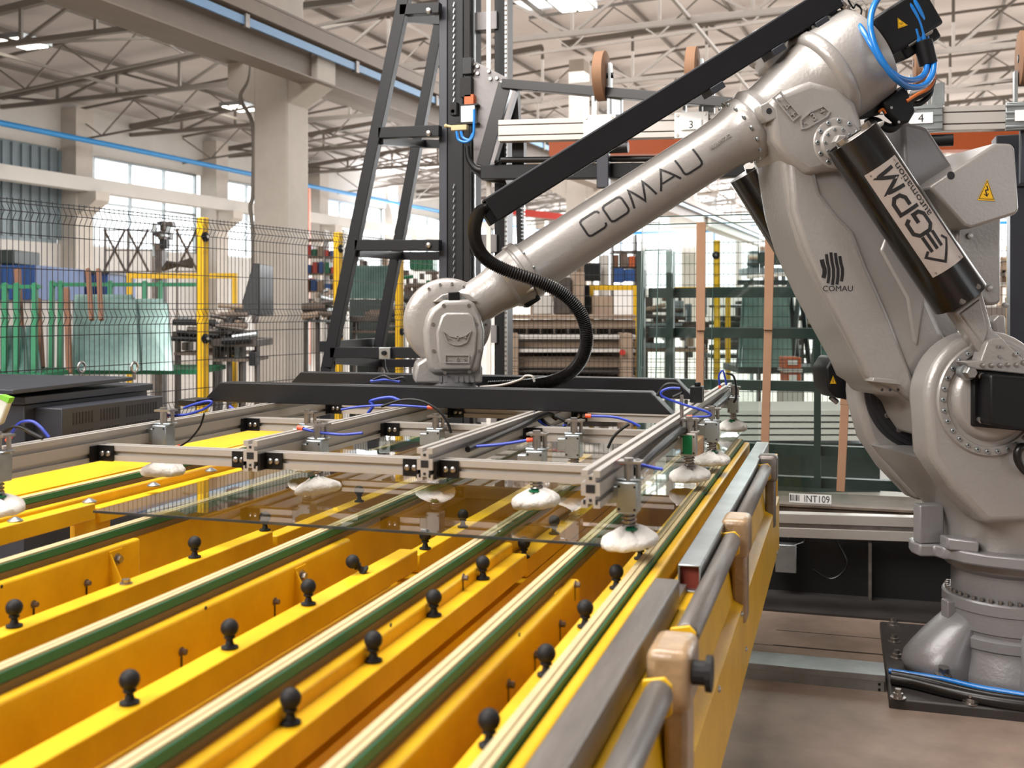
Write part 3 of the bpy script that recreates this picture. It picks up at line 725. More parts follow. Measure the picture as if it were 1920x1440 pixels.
for k in (((1729, 445), (1748, 472)), ((1739, 438), (1758, 466)), ((1749, 432), (1767, 460))):
    stroke(b, [puv(*k[0]), puv(*k[1])], .0125, fq, 5)
b.build('arrow_emblem', 'print', pl)
# rod end casting to the lug
rprism([(1786, 585), (1842, 545), (1862, 618), (1888, 640), (1884, 668), (1850, 672), (1838, 662)], .31, .37, 'balancer_foot', bevel=.012)
rprism([(1800, 588), (1838, 560), (1853, 622), (1845, 648)], .36, .376, 'foot_pocket', bevel=.006)
# far balancer cylinder
p2, p3 = RP(1408, 318, -.36), RP(1560, 560, -.36); ax2 = (p3-p2).normalized()
MB().lathe(p2, ax2, [(0, .10), (0, .106), ((p3-p2).length+.15, .106)], 40).build('balancer_cylinder', 'gloss_black', R, smooth=40, label='plain gloss black balancer cylinder on the far side')
MB().cyl(p2-ax2*.02+ED*.02, p2+ax2*.01, .03, n=6).build('head_nut', 'bolt', R)
# rear joint lug behind the near one
rprism([(1862, 602), (1874, 590), (1886, 592), (1888, 630), (1870, 640)], .12, .18, 'rear_lug', bevel=.01)
# ------------------------------------------------------------------ elbow housing
E0, E1 = RP(985, 508, 0), RP(1425, 226, 0); fa = (E1-E0).normalized(); LE = (E1-E0).length
# web body between barrel and J3 hub
hub = [(1440, 192), (1450, 262), (1472, 296), (1515, 330), (1545, 322), (1600, 318), (1628, 290), (1618, 225), (1606, 190), (1570, 160), (1520, 150), (1468, 170)]
rprism(hub, -.14, .185, 'elbow_web', bevel=.03, seg=4)
rprism([(1433, 300), (1447, 262), (1470, 262), (1480, 320), (1478, 352), (1452, 340)], -.25, -.10, 'elbow_far_cheek', bevel=.02)
barrel = [(LE-.06, .128), (LE-.02, .146), (LE, .140), (LE+.02, .132), (LE+.10, .146), (LE+.20, .170), (LE+.29, .194), (LE+.30, .206), (LE+.33, .212), (LE+.50, .212), (LE+.52, .206), (LE+.53, .18)]
MB().lathe(E0, fa, barrel, 64).build('elbow_barrel', 'robot', R, smooth=40)
# raised strap across the barrel
MB().lathe(E0, fa, [(LE+.275, .196), (LE+.285, .212), (LE+.30, .218), (LE+.325, .218), (LE+.335, .212)], 64).build('barrel_rib', 'robot', R, smooth=70)
hd = rdisc((1572, 268), .104, .12, .19, 'elbow_disc')
hd2 = rdisc((1572, 268), .070, .18, .205, 'elbow_disc')
ringbolts(RP(1572, 268, .188), ED, .087, 12, hd, br=.0075)
ringbolts(RP(1572, 268, .204), ED, .055, 10, hd2, br=.005)
MB().lathe(RP(1572, 268, .205), ED, [(0, .03), (.03, .03), (.034, .024)], 6).build('axle_nut', 'robot', hd2)
# J4 flange bolts and marks
ringbolts(E0+fa*(LE-.098), -fa, .1315, 16, R, br=.0095)
lug4 = rprism([(1424, 198), (1440, 190), (1455, 205), (1457, 222), (1438, 230), (1426, 214)], .12, .185, 'flange_lug', bevel=.006)
MB().lathe(RP(1442, 208, .186), ED, [(0, .012), (.001, .011)], 16).build('lug_hole', 'robot_in', lug4)
def raised(pts, ctr, d, wd=3.2, rot=0, par=None, name='axis_mark', closed=True, txt=None, tsize=18, spread=20):
    c0 = RP(ctr[0], ctr[1], d); ux = RP(ctr[0]+1, ctr[1], d)-c0; uy = RP(ctr[0], ctr[1]-1, d)-c0; cr, sr = math.cos(rot), math.sin(rot)
    g = lambda u, v: c0+ux*(u*cr-v*sr)+uy*(u*sr+v*cr)
    b = MB(); stroke(b, pts, wd, lambda u, v: g(u, v)+ED*.003, closed=closed)
    for u0, ch in (txt or []):
        t = textmesh(ch, tsize, lambda u, v: g(u0+u, v-tsize*.36)+ED*.003); k = len(b.v); b.v += t.v; b.f += [tuple(i+k for i in f) for f in t.f]; b.mi += t.mi
    o = b.build(name, 'robot', par or R); md = o.modifiers.new('s', 'SOLIDIFY'); md.thickness = .009; md.offset = 0; return o
# wide rounded bosses carrying the raised axis marks
raised([(-28, -8), (28, -8), (28, 8), (-28, 8)], (1474, 200), .1855, 3, -.87, txt=[(-20, '-'), (0, '4'), (18, '+')], tsize=21)
raised([(-30, -9), (-20, -12), (22, -12), (31, -7), (26, 8), (0, 11), (-24, 6)], (1524, 219), .1855, 3, .52, txt=[(-20, '-'), (0, '3'), (20, '+')], tsize=21)
# forearm tube
MB().lathe(E0, fa, [(-.02, .112), (.0, .112), (.01, .106), (.25, .107), (LE-.25, .107), (LE-.16, .112), (LE-.11, .124), (LE-.09, .138), (LE-.065, .139), (LE-.055, .132)], 64).build('forearm_tube', 'robot', R, smooth=50)
MB().lathe(E0, fa, [(-.10, .098), (-.085, .112), (-.03, .118), (-.025, .112), (-.018, .112), (-.014, .118), (.012, .118), (.022, .108)], 56).build('wrist_collar', 'robot', R, smooth=35)
ringbolts(E0+fa*.016, fa, .112, 10, R, br=.0055)
fr4 = (CAM-(E0+E1)*.5); fr4 = (fr4-fa*fr4.dot(fa)).normalized(); up4 = fa.cross(fr4).normalized()
if up4.z < 0: up4 = -up4
def ontube(u, v, lift=.0012, r=.1072):
    a = v/r; return E0+fa*u+(fr4*math.cos(a)+up4*math.sin(a))*(r+lift)
t_c = (onp(1203, 361, E0+fr4*.107, fr4)-E0).dot(fa); v_c = (onp(1203, 361, E0+fr4*.107, fr4)-E0).dot(up4)
b = MB(); hC = .074; wC = [.085, .085, .105, .095, .085]; gap = .021
tot = sum(wC)+gap*4; u0 = t_c-tot/2; rnd = .022
def rr(pts, w_, h_): return [(u*w_, v*h_) for u, v in pts]
CC = [(1, .8), (.97, .93), (.86, 1), (.16, 1), (.04, .94), (0, .82), (0, .18), (.04, .06), (.16, 0), (.86, 0), (.97, .07), (1, .2)]
OO = [(.16, 1), (.84, 1), (.96, .94), (1, .82), (1, .18), (.96, .06), (.84, 0), (.16, 0), (.04, .06), (0, .18), (0, .82), (.04, .94)]
MM = [(0, 0), (.18, 1), (.5, .02), (.82, 1), (1, 0)]
AA = [(0, 0), (.5, 1), (1, 0)]; UU = [(0, 1), (0, .18), (.04, .06), (.16, 0), (.84, 0), (.96, .06), (1, .18), (1, 1)]
for k, (P, cl) in enumerate(((CC, 0), (OO, 1), (MM, 0), (AA, 0), (UU, 0))):
    uu = u0+sum(wC[:k])+gap*k
    stroke(b, rr(P, wC[k], hC), .0085, lambda u, v, uu=uu: ontube(uu+u, v_c-hC/2+v), 5, closed=bool(cl))
    if k == 3: stroke(b, rr([(.2, .3), (.8, .3)], wC[k], hC), .007, lambda u, v, uu=uu: ontube(uu+u, v_c-hC/2+v), 3)
b.build('lettering', 'print', R, label='wide black letters COMAU along the forearm')
tq = onp(1352, 268, E0+fr4*.112, fr4)-E0
tm = textmesh('80.26.9977.02', .022, lambda u, v: ontube(tq.dot(fa)+u*.8, tq.dot(up4)+v*.9, .002, .1105)); o = tm.build('cast_number', 'robot', R)
md = o.modifiers.new('s', 'SOLIDIFY'); md.thickness = .003; md.offset = 0
# ------------------------------------------------------------------ wrist
# fork neck from collar down to the wrist housing
W0 = RP(838, 603, 0); rings = []
nk = [(E0-fa*.02, .110, .105), (E0-fa*.09, .102, .10), (E0-fa*.16, .088, .09), (E0-fa*.24, .085, .085), (E0-fa*.34, .095, .08)]
pn = fa.cross(ED).normalized()
for c, ru, rd in nk:
    c = c-pn*(-.0); rings.append([c+pn*ru*math.cos(t)+ED*rd*math.sin(t) for t in [2*math.pi*i/32 for i in range(32)]])
MB().loft(rings).build('wrist_neck', 'robot', R, smooth=60)
MB().obox(E0-fa*.045-up4*.105, fa*.035, ED*.04, up4*.02).build('wrist_motor_cap', 'plastic', R, bevel=.01, label='small black cap under the wrist collar')
MB().obox(E0-fa*.01+up4*.113, fa*.02, ED*.03, up4*.012).build('collar_pad', 'robot', R, bevel=.006)
MB().cyl(E0-fa*.05+fr4*.08-up4*.07, E0-fa*.02+fr4*.09-up4*.075, .012).build('collar_plug', 'bolt', R)
dk = MB().lathe(RP(839, 604, 0)-ED*.10, ED, [(0, .15), (.02, .168), (.105, .172), (.125, .168), (.137, .155), (.145, .12)], 56).build('wrist_disc', 'robot', R, smooth=60)
ringbolts(RP(839, 604, 0)+ED*.038, ED, .150, 14, dk, 60, 290, .005, 'robot')
cv = [(822, 571), (835, 562), (878, 561), (890, 568), (902, 592), (909, 620), (908, 655), (901, 690), (893, 702), (812, 702), (806, 690), (800, 655), (798, 620), (803, 595), (811, 580)]
cvb = rprism([(836+(x-838)*1.03+14*0, y) for x, y in cv], .0, .125, 'wrist_cover', bevel=.02, seg=4)
inner = [(828, 592), (836, 586), (880, 586), (889, 594), (895, 622), (893, 660), (884, 694), (826, 694), (820, 660), (818, 622)]
MB().prism([RP(x, y, .137) for x, y in inner], ED*-.03).build('cover_face', 'robot', cvb, bevel=.009, seg=3)
for x, y in ((812, 608), (893, 608), (813, 658), (900, 658), (832, 573), (879, 573), (834, 699), (880, 697)):
    MB().lathe(RP(x, y, .1265), ED, [(-.004, .007), (.0015, .007)], 10).build('cover_screw', 'steel', cvb, smooth=40)
rprism([(812, 566), (830, 552), (856, 547), (880, 552), (896, 566)], -.02, .10, 'cover_bracket', bevel=.004)
rprism([(841, 548), (862, 547), (862, 565), (841, 565)], .04, .115, 'wrist_plug', 'plastic', bevel=.003, label='black square plug on the wrist')
for x in (833, 868): MB().lathe(RP(x, 559, .10), ED, [(0, .008), (.006, .008)], 10).build('bolt', 'galv', R)
raised([(-26, 12), (-14, 3), (0, 0), (14, 3), (26, 12), (18, -8), (8, -13), (0, -14), (-8, -13), (-18, -8)], (857, 633), .1375, 1.6, txt=[(-15, '-'), (0, '5'), (15, '+')], tsize=12, par=cvb)
raised([(-22, -7), (22, -7), (22, 7), (-22, 7)], (857, 673), .1375, 1.6, txt=[(-13, '-'), (0, '6'), (13, '+')], tsize=11, par=cvb)
# flange block that carries the gripper
rprism([(782, 682), (806, 668), (898, 672), (905, 690), (905, 719), (778, 719), (778, 700)], -.12, .10, 'wrist_flange', bevel=.01)
fb = RP(841, 700, 0); fb.z = 1.222
MB().lathe(fb, (0, 0, 1), [(0, .115), (.028, .115), (.032, .105), (.09, .105)], 40).build('tool_flange', 'robot_shade', R, smooth=40)
for k in range(7): MB().obox(RP(826+k*10, 711, .103), ED*.002, ED.cross(UP)*.006, UP*.012).build('flange_tooth', 'robot_shade', R)
# ------------------------------------------------------------------ rear counter housing
rprism([(1742, 350), (1868, 268), (1898, 269), (1904, 280), (1912, 392), (1906, 402), (1822, 428), (1808, 424)], -.32, .10, 'rear_housing', bevel=.02, seg=3, label='grey box housing with a yellow warning triangle')
tri_sign(1850, 356, .102, 32, 40, R, rot=-.05)
MB().lathe(RP(1783, 329, .101), ED, [(0, .017), (.0006, .016)], 16).build('housing_hole', 'robot_in', R)
rprism([(1690, 225), (1740, 238), (1800, 330), (1790, 430), (1700, 400)], -.22, -.04, 'rear_web', 'robot_shade', bevel=.02)
rprism([(1795, 410), (1878, 400), (1878, 566), (1868, 573), (1850, 572), (1790, 500)], -.16, -.02, 'rear_bracket', bevel=.015)
for x, y in ((1817, 443), (1854, 541), (1884, 572)): MB().lathe(RP(x, y, -.02), ED, [(0, .013), (.01, .013), (.011, .007)], 12).build('bolt', 'bolt', R, smooth=40)
rprism([(1620, 300), (1700, 300), (1760, 500), (1800, 600), (1800, 640), (1760, 640), (1690, 470)], -.12, .05, 'link_rod_web', bevel=.02)
# ------------------------------------------------------------------ top motor, junction plate, hoses
mc = RP(1683, 50, .02); pu = fa.cross(ED).normalized(); pu = pu if pu.z > 0 else -pu
tmt = MB().obox(mc, fa*.13, ED*.09, pu*.085).build('top_motor', 'plastic', R, bevel=.012, seg=3, label='black motor behind the elbow barrel')
MB().obox(mc+fa*.02-pu*.09, fa*.09, ED*.06, pu*.04).build('motor_box', 'plastic', R, bevel=.01)
MB().lathe(mc-pu*.05-pu*.03-ED*-.07-fa*.05, fa, [(0, .016), (.12, .016), (.125, .013)], 14).build('cable_gland', 'bolt', R, smooth=30)
q = mc+ED*.0905
def tri_on(c0, ux, uy, nrm, w_, h_, par):
    g = lambda u, v: c0+ux*u+uy*v
    o = MB().prism([g(-w_/2, -h_/2), g(w_/2, -h_/2), g(0, h_/2)], nrm*.001).build('warning_triangle', 'warn', par)
    b = MB(); g2 = lambda u, v: g(u, v)+nrm*.0015
    stroke(b, [(-w_*.42, -h_*.43), (w_*.42, -h_*.43), (0, h_*.41)], w_*.03, g2, closed=True)
    for k in (-1, 0, 1): stroke(b, [(k*w_*.12-w_*.03, -h_*.28), (k*w_*.12+w_*.03, -h_*.18), (k*w_*.12-w_*.03, -h_*.08), (k*w_*.12+w_*.02, h_*.0)], w_*.04, g2)
    b.build('symbol', 'print', o)
tri_on(RP(1688, 42, .112), V(fa.lerp(RIGHT, .4)).normalized(), pu, ED, .042, .042, R)
jp = rprism([(1656, 192), (1692, 160), (1700, 163), (1718, 208), (1705, 230), (1688, 232), (1668, 215)], .05, .10, 'junction_plate', 'plastic', bevel=.01, label='black cable junction plate')
for x, y in ((1699, 168), (1716, 207), (1671, 202), (1685, 229)): MB().lathe(RP(x, y, .101), ED, [(0, .006), (.003, .006)], 8).build('screw', 'bolt', jp)
rprism([(1608, 205), (1650, 182), (1660, 195), (1650, 215), (1610, 225)], -.04, .06, 'cable_arm', 'plastic', bevel=.006)
rprism([(1480, 18), (1555, -20), (1575, 10), (1562, 38), (1520, 62), (1508, 40)], .02, .07, 'cable_clamp_plate', 'plastic', bevel=.005)
for x, y in ((1513, 33), (1541, 15), (1524, 52), (1553, 34)): MB().lathe(RP(x, y, .071), ED, [(0, .0085), (.006, .0085)], 12).build('bolt', 'bolt', R, smooth=40)
rprism([(1490, 40), (1505, 32), (1525, 62), (1512, 68), (1500, 58)], -.05, .03, 'clamp_foot', bevel=.006)
fd = RP(1427, 95, -.22)
dd = MB().lathe(fd, ED, [(0, .085), (.06, .085), (.064, .08)], 32).build('far_elbow_disc', 'robot', R, smooth=40)
ringbolts(fd+ED*.064, ED, .068, 12, dd, br=.006)
rprism([(1420, 60), (1462, 55), (1500, 85), (1480, 140), (1440, 130)], -.20, -.06, 'far_web', bevel=.02)
def rtube(px, d, r, name, m, n=10, rf=None, sm=70):
    ds = d if isinstance(d, (list, tuple)) else [d]*len(px)
    return MB().tube([RP(x, y, k) for (x, y), k in zip(px, ds)], r, n, 8, rf).build(name, m, R, smooth=sm)
rtube([(1598, 28), (1618, 58), (1640, 95), (1658, 122), (1685, 145), (1712, 150), (1732, 140), (1740, 118)], [.08, .20, .25, .26, .25, .2, .14, .1], .0115, 'hose', 'blue')
rtube([(1668, -30), (1640, 8), (1632, 45), (1640, 85), (1658, 120), (1680, 148), (1705, 163), (1732, 160), (1748, 140), (1752, 112)], [.1, .2, .24, .26, .27, .26, .22, .18, .14, .1], .0125, 'hose', 'blue')
rtube([(1690, -10), (1706, 10), (1722, 40), (1732, 75)], [.08, .1, .1, .1], .0115, 'hose', 'blue')
rtube([(1690, -25), (1712, 0), (1730, 35), (1738, 75)], [.06, .1, .1, .08], .0115, 'hose', 'blue')
rtube([(1716, 55), (1720, 70), (1724, 80)], .1, .0115, 'hose', 'blue')
rtube([(1700, -30), (1728, 0), (1740, 40), (1745, 76)], .05, .012, 'cable', 'plastic')
rtube([(1752, 120), (1752, 145), (1742, 165), (1718, 178), (1700, 190)], .1, .007, 'cable', 'orange')
rtube([(1748, 120), (1750, 150), (1738, 172), (1712, 186), (1696, 198)], .07, .012, 'cable', 'plastic')
rtube([(1740, 120), (1741, 148), (1730, 168), (1705, 178)], .07, .006, 'cable', 'alu')
rtube([(1745, 150), (1744, 175), (1728, 192), (1712, 195)], .05, .012, 'cable', 'plastic')
rtube([(1690, 225), (1672, 240), (1655, 236), (1640, 228), (1625, 232)], .03, .02, 'cable', 'plastic')
rtube([(1662, 212), (1655, 205), (1648, 210)], .08, .006, 'cable', 'orange')
a_, b_ = RP(1730, 76, .09), RP(1741, 122, .09)
MB().lathe(a_, b_-a_, [(0, .032), (.004, .037), ((b_-a_).length-.004, .037), ((b_-a_).length, .032)], 28).build('hose_sleeve', 'plastic', R, smooth=40)
MB().lathe(RP(1575, 5, .04), RP(1600, 30, .05)-RP(1575, 5, .04), [(0, .016), (.03, .016), (.032, .02), (.045, .02), (.047, .014), (.07, .014)], 8).build('hose_fitting', 'bolt', R, smooth=30)
MB().sphere(RP(1572, 4, .04), .022, 12, 8).build('hose_elbow', 'bolt', R, smooth=60)
rtube([(1590, 0), (1600, 15), (1605, 8), (1615, 18), (1612, 35)], -.02, .004, 'wire', 'plastic')
rtube([(1585, -5), (1622, 20), (1618, 2), (1600, 5)], -.03, .002, 'wire', 'alu')
# cable channel above the forearm and corrugated hose
c1, c2 = RP(918, 396, .03), RP(1560, -3, .03); cdv = (c2-c1).normalized(); cup = cdv.cross(ED).normalized(); cup = cup if cup.z > 0 else -cup
t = .004; hw, hh = .05, .047
def chan(b, o, su, sd_): return b.obox((c1+c2)/2+o, cdv*((c2-c1).length/2), ED*sd_, cup*su)
b = MB(); chan(b, ED*hw, hh, t); b.build('cable_channel', 'black', R, bevel=.002)
chan(MB(), cup*hh, t, hw).build('channel_lid', 'anthra', R, bevel=.002)
chan(MB(), -cup*hh, t, hw).build('channel_floor', 'black', R)
chan(MB(), -ED*hw, hh, t).build('channel_side', 'black', R)
for f_ in (.62, .80, .93):
    p = c1.lerp(c2, f_)-cup*.062
    MB().obox(p, cdv*.03, ED*.06, cup*.014).build('channel_bracket', 'anthra', R, bevel=.003)
MB().obox(c1-cdv*.01-cup*.01, cdv*.02, ED*.03, cup*.04).build('hose_gland', 'plastic', R, bevel=.004)
hp = [(922, 392), (900, 398), (890, 425), (893, 458), (912, 486), (950, 507), (1010, 528), (1058, 553), (1090, 590), (1100, 632), (1092, 670), (1068, 700), (1035, 715), (1000, 721), (960, 724), (915, 726)]
hdp = [.03, .05, .10, .15, .19, .21, .22, .22, .21, .19, .16, .12, .08, .05, .02, .0]
cnt = [0]
o = MB().tube(smooth_path([RP(x, y, k) for (x, y), k in zip(hp, hdp)], 26), .025, 12, 1, rf=lambda i: .0265 if i % 2 else .0215)
o.build('corrugated_hose', 'hose_black', R, smooth=80)
for k in (3, 6, 12):
    pass
# blue and black supply lines on the floor beside the base
def floorline(px, z, r, m, nm):
    o = MB().tube([onz(x, y, z) for x, y in px], r, 10, 6).build(nm, m, None, smooth=70); return o
o = floorline([(1667, 1258), (1700, 1263), (1760, 1272), (1830, 1288), (1900, 1300), (1990, 1315)], .075, .012, 'blue', 'air_hose'); tag(o, 'bright blue air hose crossing the black robot base plate', 'hose')
o = floorline([(1672, 1273), (1710, 1280), (1770, 1295), (1840, 1310), (1920, 1322), (1990, 1330)], .072, .024, 'hose_black', 'power_cable'); tag(o, 'thick black cable lying on the robot base plate', 'cable')
o = floorline([(1672, 1263), (1740, 1276), (1830, 1298), (1920, 1312), (1990, 1320)], .07, .014, 'hose_black', 'signal_cable'); tag(o, 'thin black cable between blue hose and thick cable on the base plate', 'cable')
cb = MB().tube([RP(1945, 845, .35), RP(1915, 838, .36), RP(1908, 860, .36), RP(1925, 885, .36), RP(1950, 890, .36)], .016, 10, 8).build('motor_cable', 'hose_black', R, smooth=70)
# galvanised cable tray
tr = thing('cable_tray', (-.6, 4.65, 0), 'galvanised closed cable tray on the floor between table and robot plate', 'cable tray')
MB().box(-.9, .165, 4.57, 4.725, .0, .052).build('tray_body', 'galv', tr, bevel=.002)
MB().box(-.9, .168, 4.563, 4.732, .052, .078).build('tray_lid', 'galv', tr, bevel=.002)
MB().box(.14, .15, 4.568, 4.571, .012, .022).build('slot', 'alu_dark', tr); MB().box(.14, .15, 4.568, 4.571, .034, .044).build('slot', 'alu_dark', tr)
# ------------------------------------------------------------------ factory hall
def bbox(a0, a1, b0, b1, h0, h1, mb=None):
    return (mb or MB()).prism([BP(a0, b0, h0), BP(a1, b0, h0), BP(a1, b1, h0), BP(a0, b1, h0)], (0, 0, h1-h0))
FL = -CAMZ
def roofh(a):
    if a < -8.4: return 6.3-(-8.4-a)*.092
    if a < 9: return 6.3+(a+8.4)*.045
    return 7.08-(a-9)*.06
AL, AR, BE = -21.0, 26.0, 60.0
# left wall in pieces round the window band
wl = bbox(AL-.3, AL, -14, BE, FL, 1.7).build('wall_left', 'wallw', kind='structure')
bbox(AL-.3, AL, -14, BE, 4.15, 5.5).build('upper_strip', 'wallw', wl)
bbox(AL-.25, AL-.02, -14, 21.5, 1.7, 4.15).build('sheet_panel', 'corru', wl)
for k in range(46):
    bbox(AL-.02, AL+.03, 8+k*.3, 8.12+k*.3, 1.8, 4.1).build('sheet_rib', 'corru', wl)
n = 1
for b0, b1 in ((22.9, 27.2), (28.2, 33.2), (34.2, 39.2), (40.2, 45.2), (46.2, 51.2), (52.2, 57.2)):
    w_ = bbox(AL-.16, AL-.13, b0, b1, 1.7, 4.15).build('window_%d' % n, 'pane', kind='structure')
    for k in range(4):
        q = b0+(b1-b0)*k/3; bbox(AL-.2, AL-.1, q-.03, q+.03, 1.7, 4.15).build('mullion', 'galv', w_)
    for h in (1.72, 2.9, 4.12): bbox(AL-.2, AL-.1, b0, b1, h-.03, h+.03).build('glazing_bar', 'galv', w_)
    n += 1
for bq in (21.9, 27.7, 33.7, 39.7, 45.7, 51.7, 57.7):
    c = bbox(AL-.1, AL+.5, bq-.3, bq+.3, FL, 5.2)
    c.build('wall_column', 'concrete', wl)
    MB().prism([BP(AL+.5, bq-.25, 2.4), BP(AL+.5, bq-.25, 3.03), BP(AL+1.1, bq-.25, 3.03), BP(AL+1.1, bq-.25, 2.8)], by*.5).build('corbel', 'concrete', wl)
bbox(AL+.55, AL+.9, -14, BE, 3.03, 3.38).build('trim_1', 'wallw', kind='structure')
# end wall with tall bright glazing
we = bbox(AL, AR, BE, BE+.3, FL, 1.2).build('wall_back', 'wallw', kind='structure')
wf = bbox(AL, AR, -14.3, -14, FL, 8).build('wall_front', 'wallw', kind='structure')
k = 0; a = AL
while a < AR-1:
    bbox(a, a+.3, BE, BE+.3, 1.2, 7.3).build('wall_pier', 'concrete', we)
    w_ = bbox(a+.3, min(a+5.4, AR), BE+.12, BE+.15, 1.2, 6.8).build('window_%d' % n, 'pane', kind='structure')
    for q in (1.7, 2.95, 4.2): bbox(a+q-.05, a+q+.05, BE+.05, BE+.2, 1.2, 6.8).build('mullion', 'galv', w_)
    bbox(a+.3, min(a+5.4, AR), BE+.05, BE+.2, 4.6, 4.7).build('glazing_bar', 'galv', w_)
    a += 5.4; n += 1
wr = bbox(AR, AR+.3, -14, BE, FL, 1.6).build('wall_right', 'wallw', kind='structure')
w_ = bbox(AR+.1, AR+.13, -14, BE, 1.6, 6.6).build('window_%d' % n, 'pane', kind='structure')
for k in range(19): bbox(AR, AR+.2, -14+k*4, -13.75+k*4, 1.6, 6.2).build('mullion', 'galv', w_)
# roof in sheets with skylight gaps
cs = [-14.0, -7.3, -2.8, 1.7, 6.2]+[10.7+4.5*i for i in range(12)]
ce = MB(); 
knots = [AL-.4, -14.7, -8.4, -3.0, 3.0, 9.0, 17.5, AR+.3]
root_roof = None
sky = {(3, 2): 1, (5, 3): 1, (3, 5): 1, (2, 4): 0}
for j in range(len(cs)-1):
    for i in range(len(knots)-1):
        a0, a1 = knots[i], knots[i+1]; b0, b1 = cs[j], cs[j+1]
        parts = [(b0, b1, 'roof')]
        if (j, i) in ((7, 2), (7, 3), (11, 2), (11, 4), (9, 4), (13, 3), (7, 5), (9, 5), (13, 5)):
            parts = [(b0, b0+1.7, 'roof'), (b0+1.7, b0+2.6, 'sky'), (b0+2.6, b1, 'roof')]
        for q0, q1, m in parts:
            z0, z1 = roofh(a0), roofh(a1); e = .0 if m == 'roof' else 0
            P = [BP(a0, q0, z0+.28), BP(a1, q0, z1+.28), BP(a1, q1, z1+.28), BP(a0, q1, z0+.28)]
            if m == 'roof':
                b = MB().prism(P, (0, 0, .05))
                if root_roof is None: root_roof = b.build('ceiling', 'roof', kind='structure')
                else: b.build('roof_sheet', 'roof', root_roof)
            else:
                b = MB().prism(P, (0, 0, .01)); b.build('skylight_pane', 'pane', root_roof)
# trusses: chords, posts and diagonals
TR = root_roof
chord = []
def truss2(b0):
    ch = MB(); w2 = MB()
    for a0, a1, nb in ((AL, -8.7, 6), (-8.2, 9, 9), (9, AR, 8)):
        for i in range(nb):
            x0, x1 = a0+(a1-a0)*i/nb, a0+(a1-a0)*(i+1)/nb; h0, h1 = roofh(x0), roofh(x1)
            ch.beam(BP(x0, b0, h0+.05), BP(x1, b0, h1+.05), .05, .06); ch.beam(BP(x0, b0, h0-.75), BP(x1, b0, h1-.75), .045, .05)
            w2.beam(BP(x0, b0, h0), BP((x0+x1)/2, b0, (h0+h1)/2-.75), .03, .03); w2.beam(BP((x0+x1)/2, b0, (h0+h1)/2-.75), BP(x1, b0, h1), .03, .03)
    o = ch.build('light_truss', 'truss', TR); w2.build('truss_web', 'truss', o)
def truss(b0, spans):
    ch = MB(); web = MB()
    for (a0, a1, nb, hb0, hb1) in spans:
        for i in range(nb):
            u0, u1 = i/nb, (i+1)/nb; x0, x1 = a0+(a1-a0)*u0, a0+(a1-a0)*u1
            t0_, t1_ = roofh(x0), roofh(x1); l0, l1 = hb0+(hb1-hb0)*u0, hb0+(hb1-hb0)*u1
            ch.beam(BP(x0, b0, t0_), BP(x1, b0, t1_), .13, .13)
            ch.beam(BP(x0, b0, l0), BP(x1, b0, l1), .10, .10)
            web.beam(BP(x1, b0, t1_), BP(x1, b0, l1), .06, .06)
            if i % 2: web.beam(BP(x0, b0, l0), BP(x1, b0, t1_), .055, .055)
            else: web.beam(BP(x0, b0, t0_), BP(x1, b0, l1), .055, .055)
    o = ch.build('roof_truss', 'truss', TR)
    web.build('truss_web', 'truss', o)
for j in range(12):
    bq = 10.7+4.5*j
    truss2(bq+2.25)
    truss(bq, [(AL, -8.7, 7, 4.9, 5.0), (-8.2, 9, 10, 5.3, 5.5), (9, AR, 8, 5.5, 4.9)])
for i, a in enumerate([AL+1.6+1.9*k for k in range(24)]):
    MB().beam(BP(a, -13.9, roofh(a)+.17), BP(a, BE, roofh(a)+.2), .05, .09).build('purlin', 'truss', TR)
for a in (-17, -12.5, -4.2, 0, 5, 12, 18):
    MB().beam(BP(a, 8, 5.0 if a < -8 else 5.4), BP(a, BE, 5.0 if a < -8 else 5.4), .06, .06).build('tie_rod', 'truss', TR)
for j in range(0, 11, 1):
    b0, b1 = 10.7+4.5*j, 15.2+4.5*j
    for a0, a1 in ((-17, -12.5), (-4.2, 0.), (0, 5), (5, 12)):
        h = 5.0 if a0 < -8 else 5.4
        MB().beam(BP(a0, b0, h), BP(a1, b1, roofh(a1)), .045, .045).build('brace', 'truss', TR)
# concrete columns with corbels
def column(bq, name, label):
    a = -8.36
    t_ = thing(name, BP(a, bq, FL), label, 'column')
    bbox(a-.27, a+.27, bq-.27, bq+.27, FL, 3.35).build('shaft', 'concrete', t_, bevel=.03)
    bbox(a-.2, a+.2, bq-.25, bq+.25, 3.3, 6.3).build('upper_shaft', 'concrete', t_, bevel=.03)
    for s_ in (-1, 1):
        MB().prism([BP(a+s_*.22, bq-.24, 2.75), BP(a+s_*.72, bq-.24, 3.05), BP(a+s_*.72, bq-.24, 3.42), BP(a+s_*.22, bq-.24, 3.42)], by*.48).build('corbel', 'concrete', t_, bevel=.02)
    return t_
c1_ = column(12.62, 'concrete_column', 'tall pale concrete column with side corbels behind the left wire fence')
MB().tube([BP(-8.70, 12.4, 3.9), BP(-8.72, 12.4, 3.2), BP(-8.86, 12.38, 2.9), BP(-8.66, 12.38, 2.5), BP(-8.66, 12.38, 1.6), BP(-8.7, 12.38, 1.4), BP(-8.66, 12.38, 1.0), BP(-8.66, 12.38, 0)], .028, 7).build('conduit', 'truss', c1_, smooth=60)
column(26.0, 'concrete_column', 'distant pale concrete column seen above the forearm tube')
column(39.4, 'concrete_column', 'farthest pale concrete column in the row')
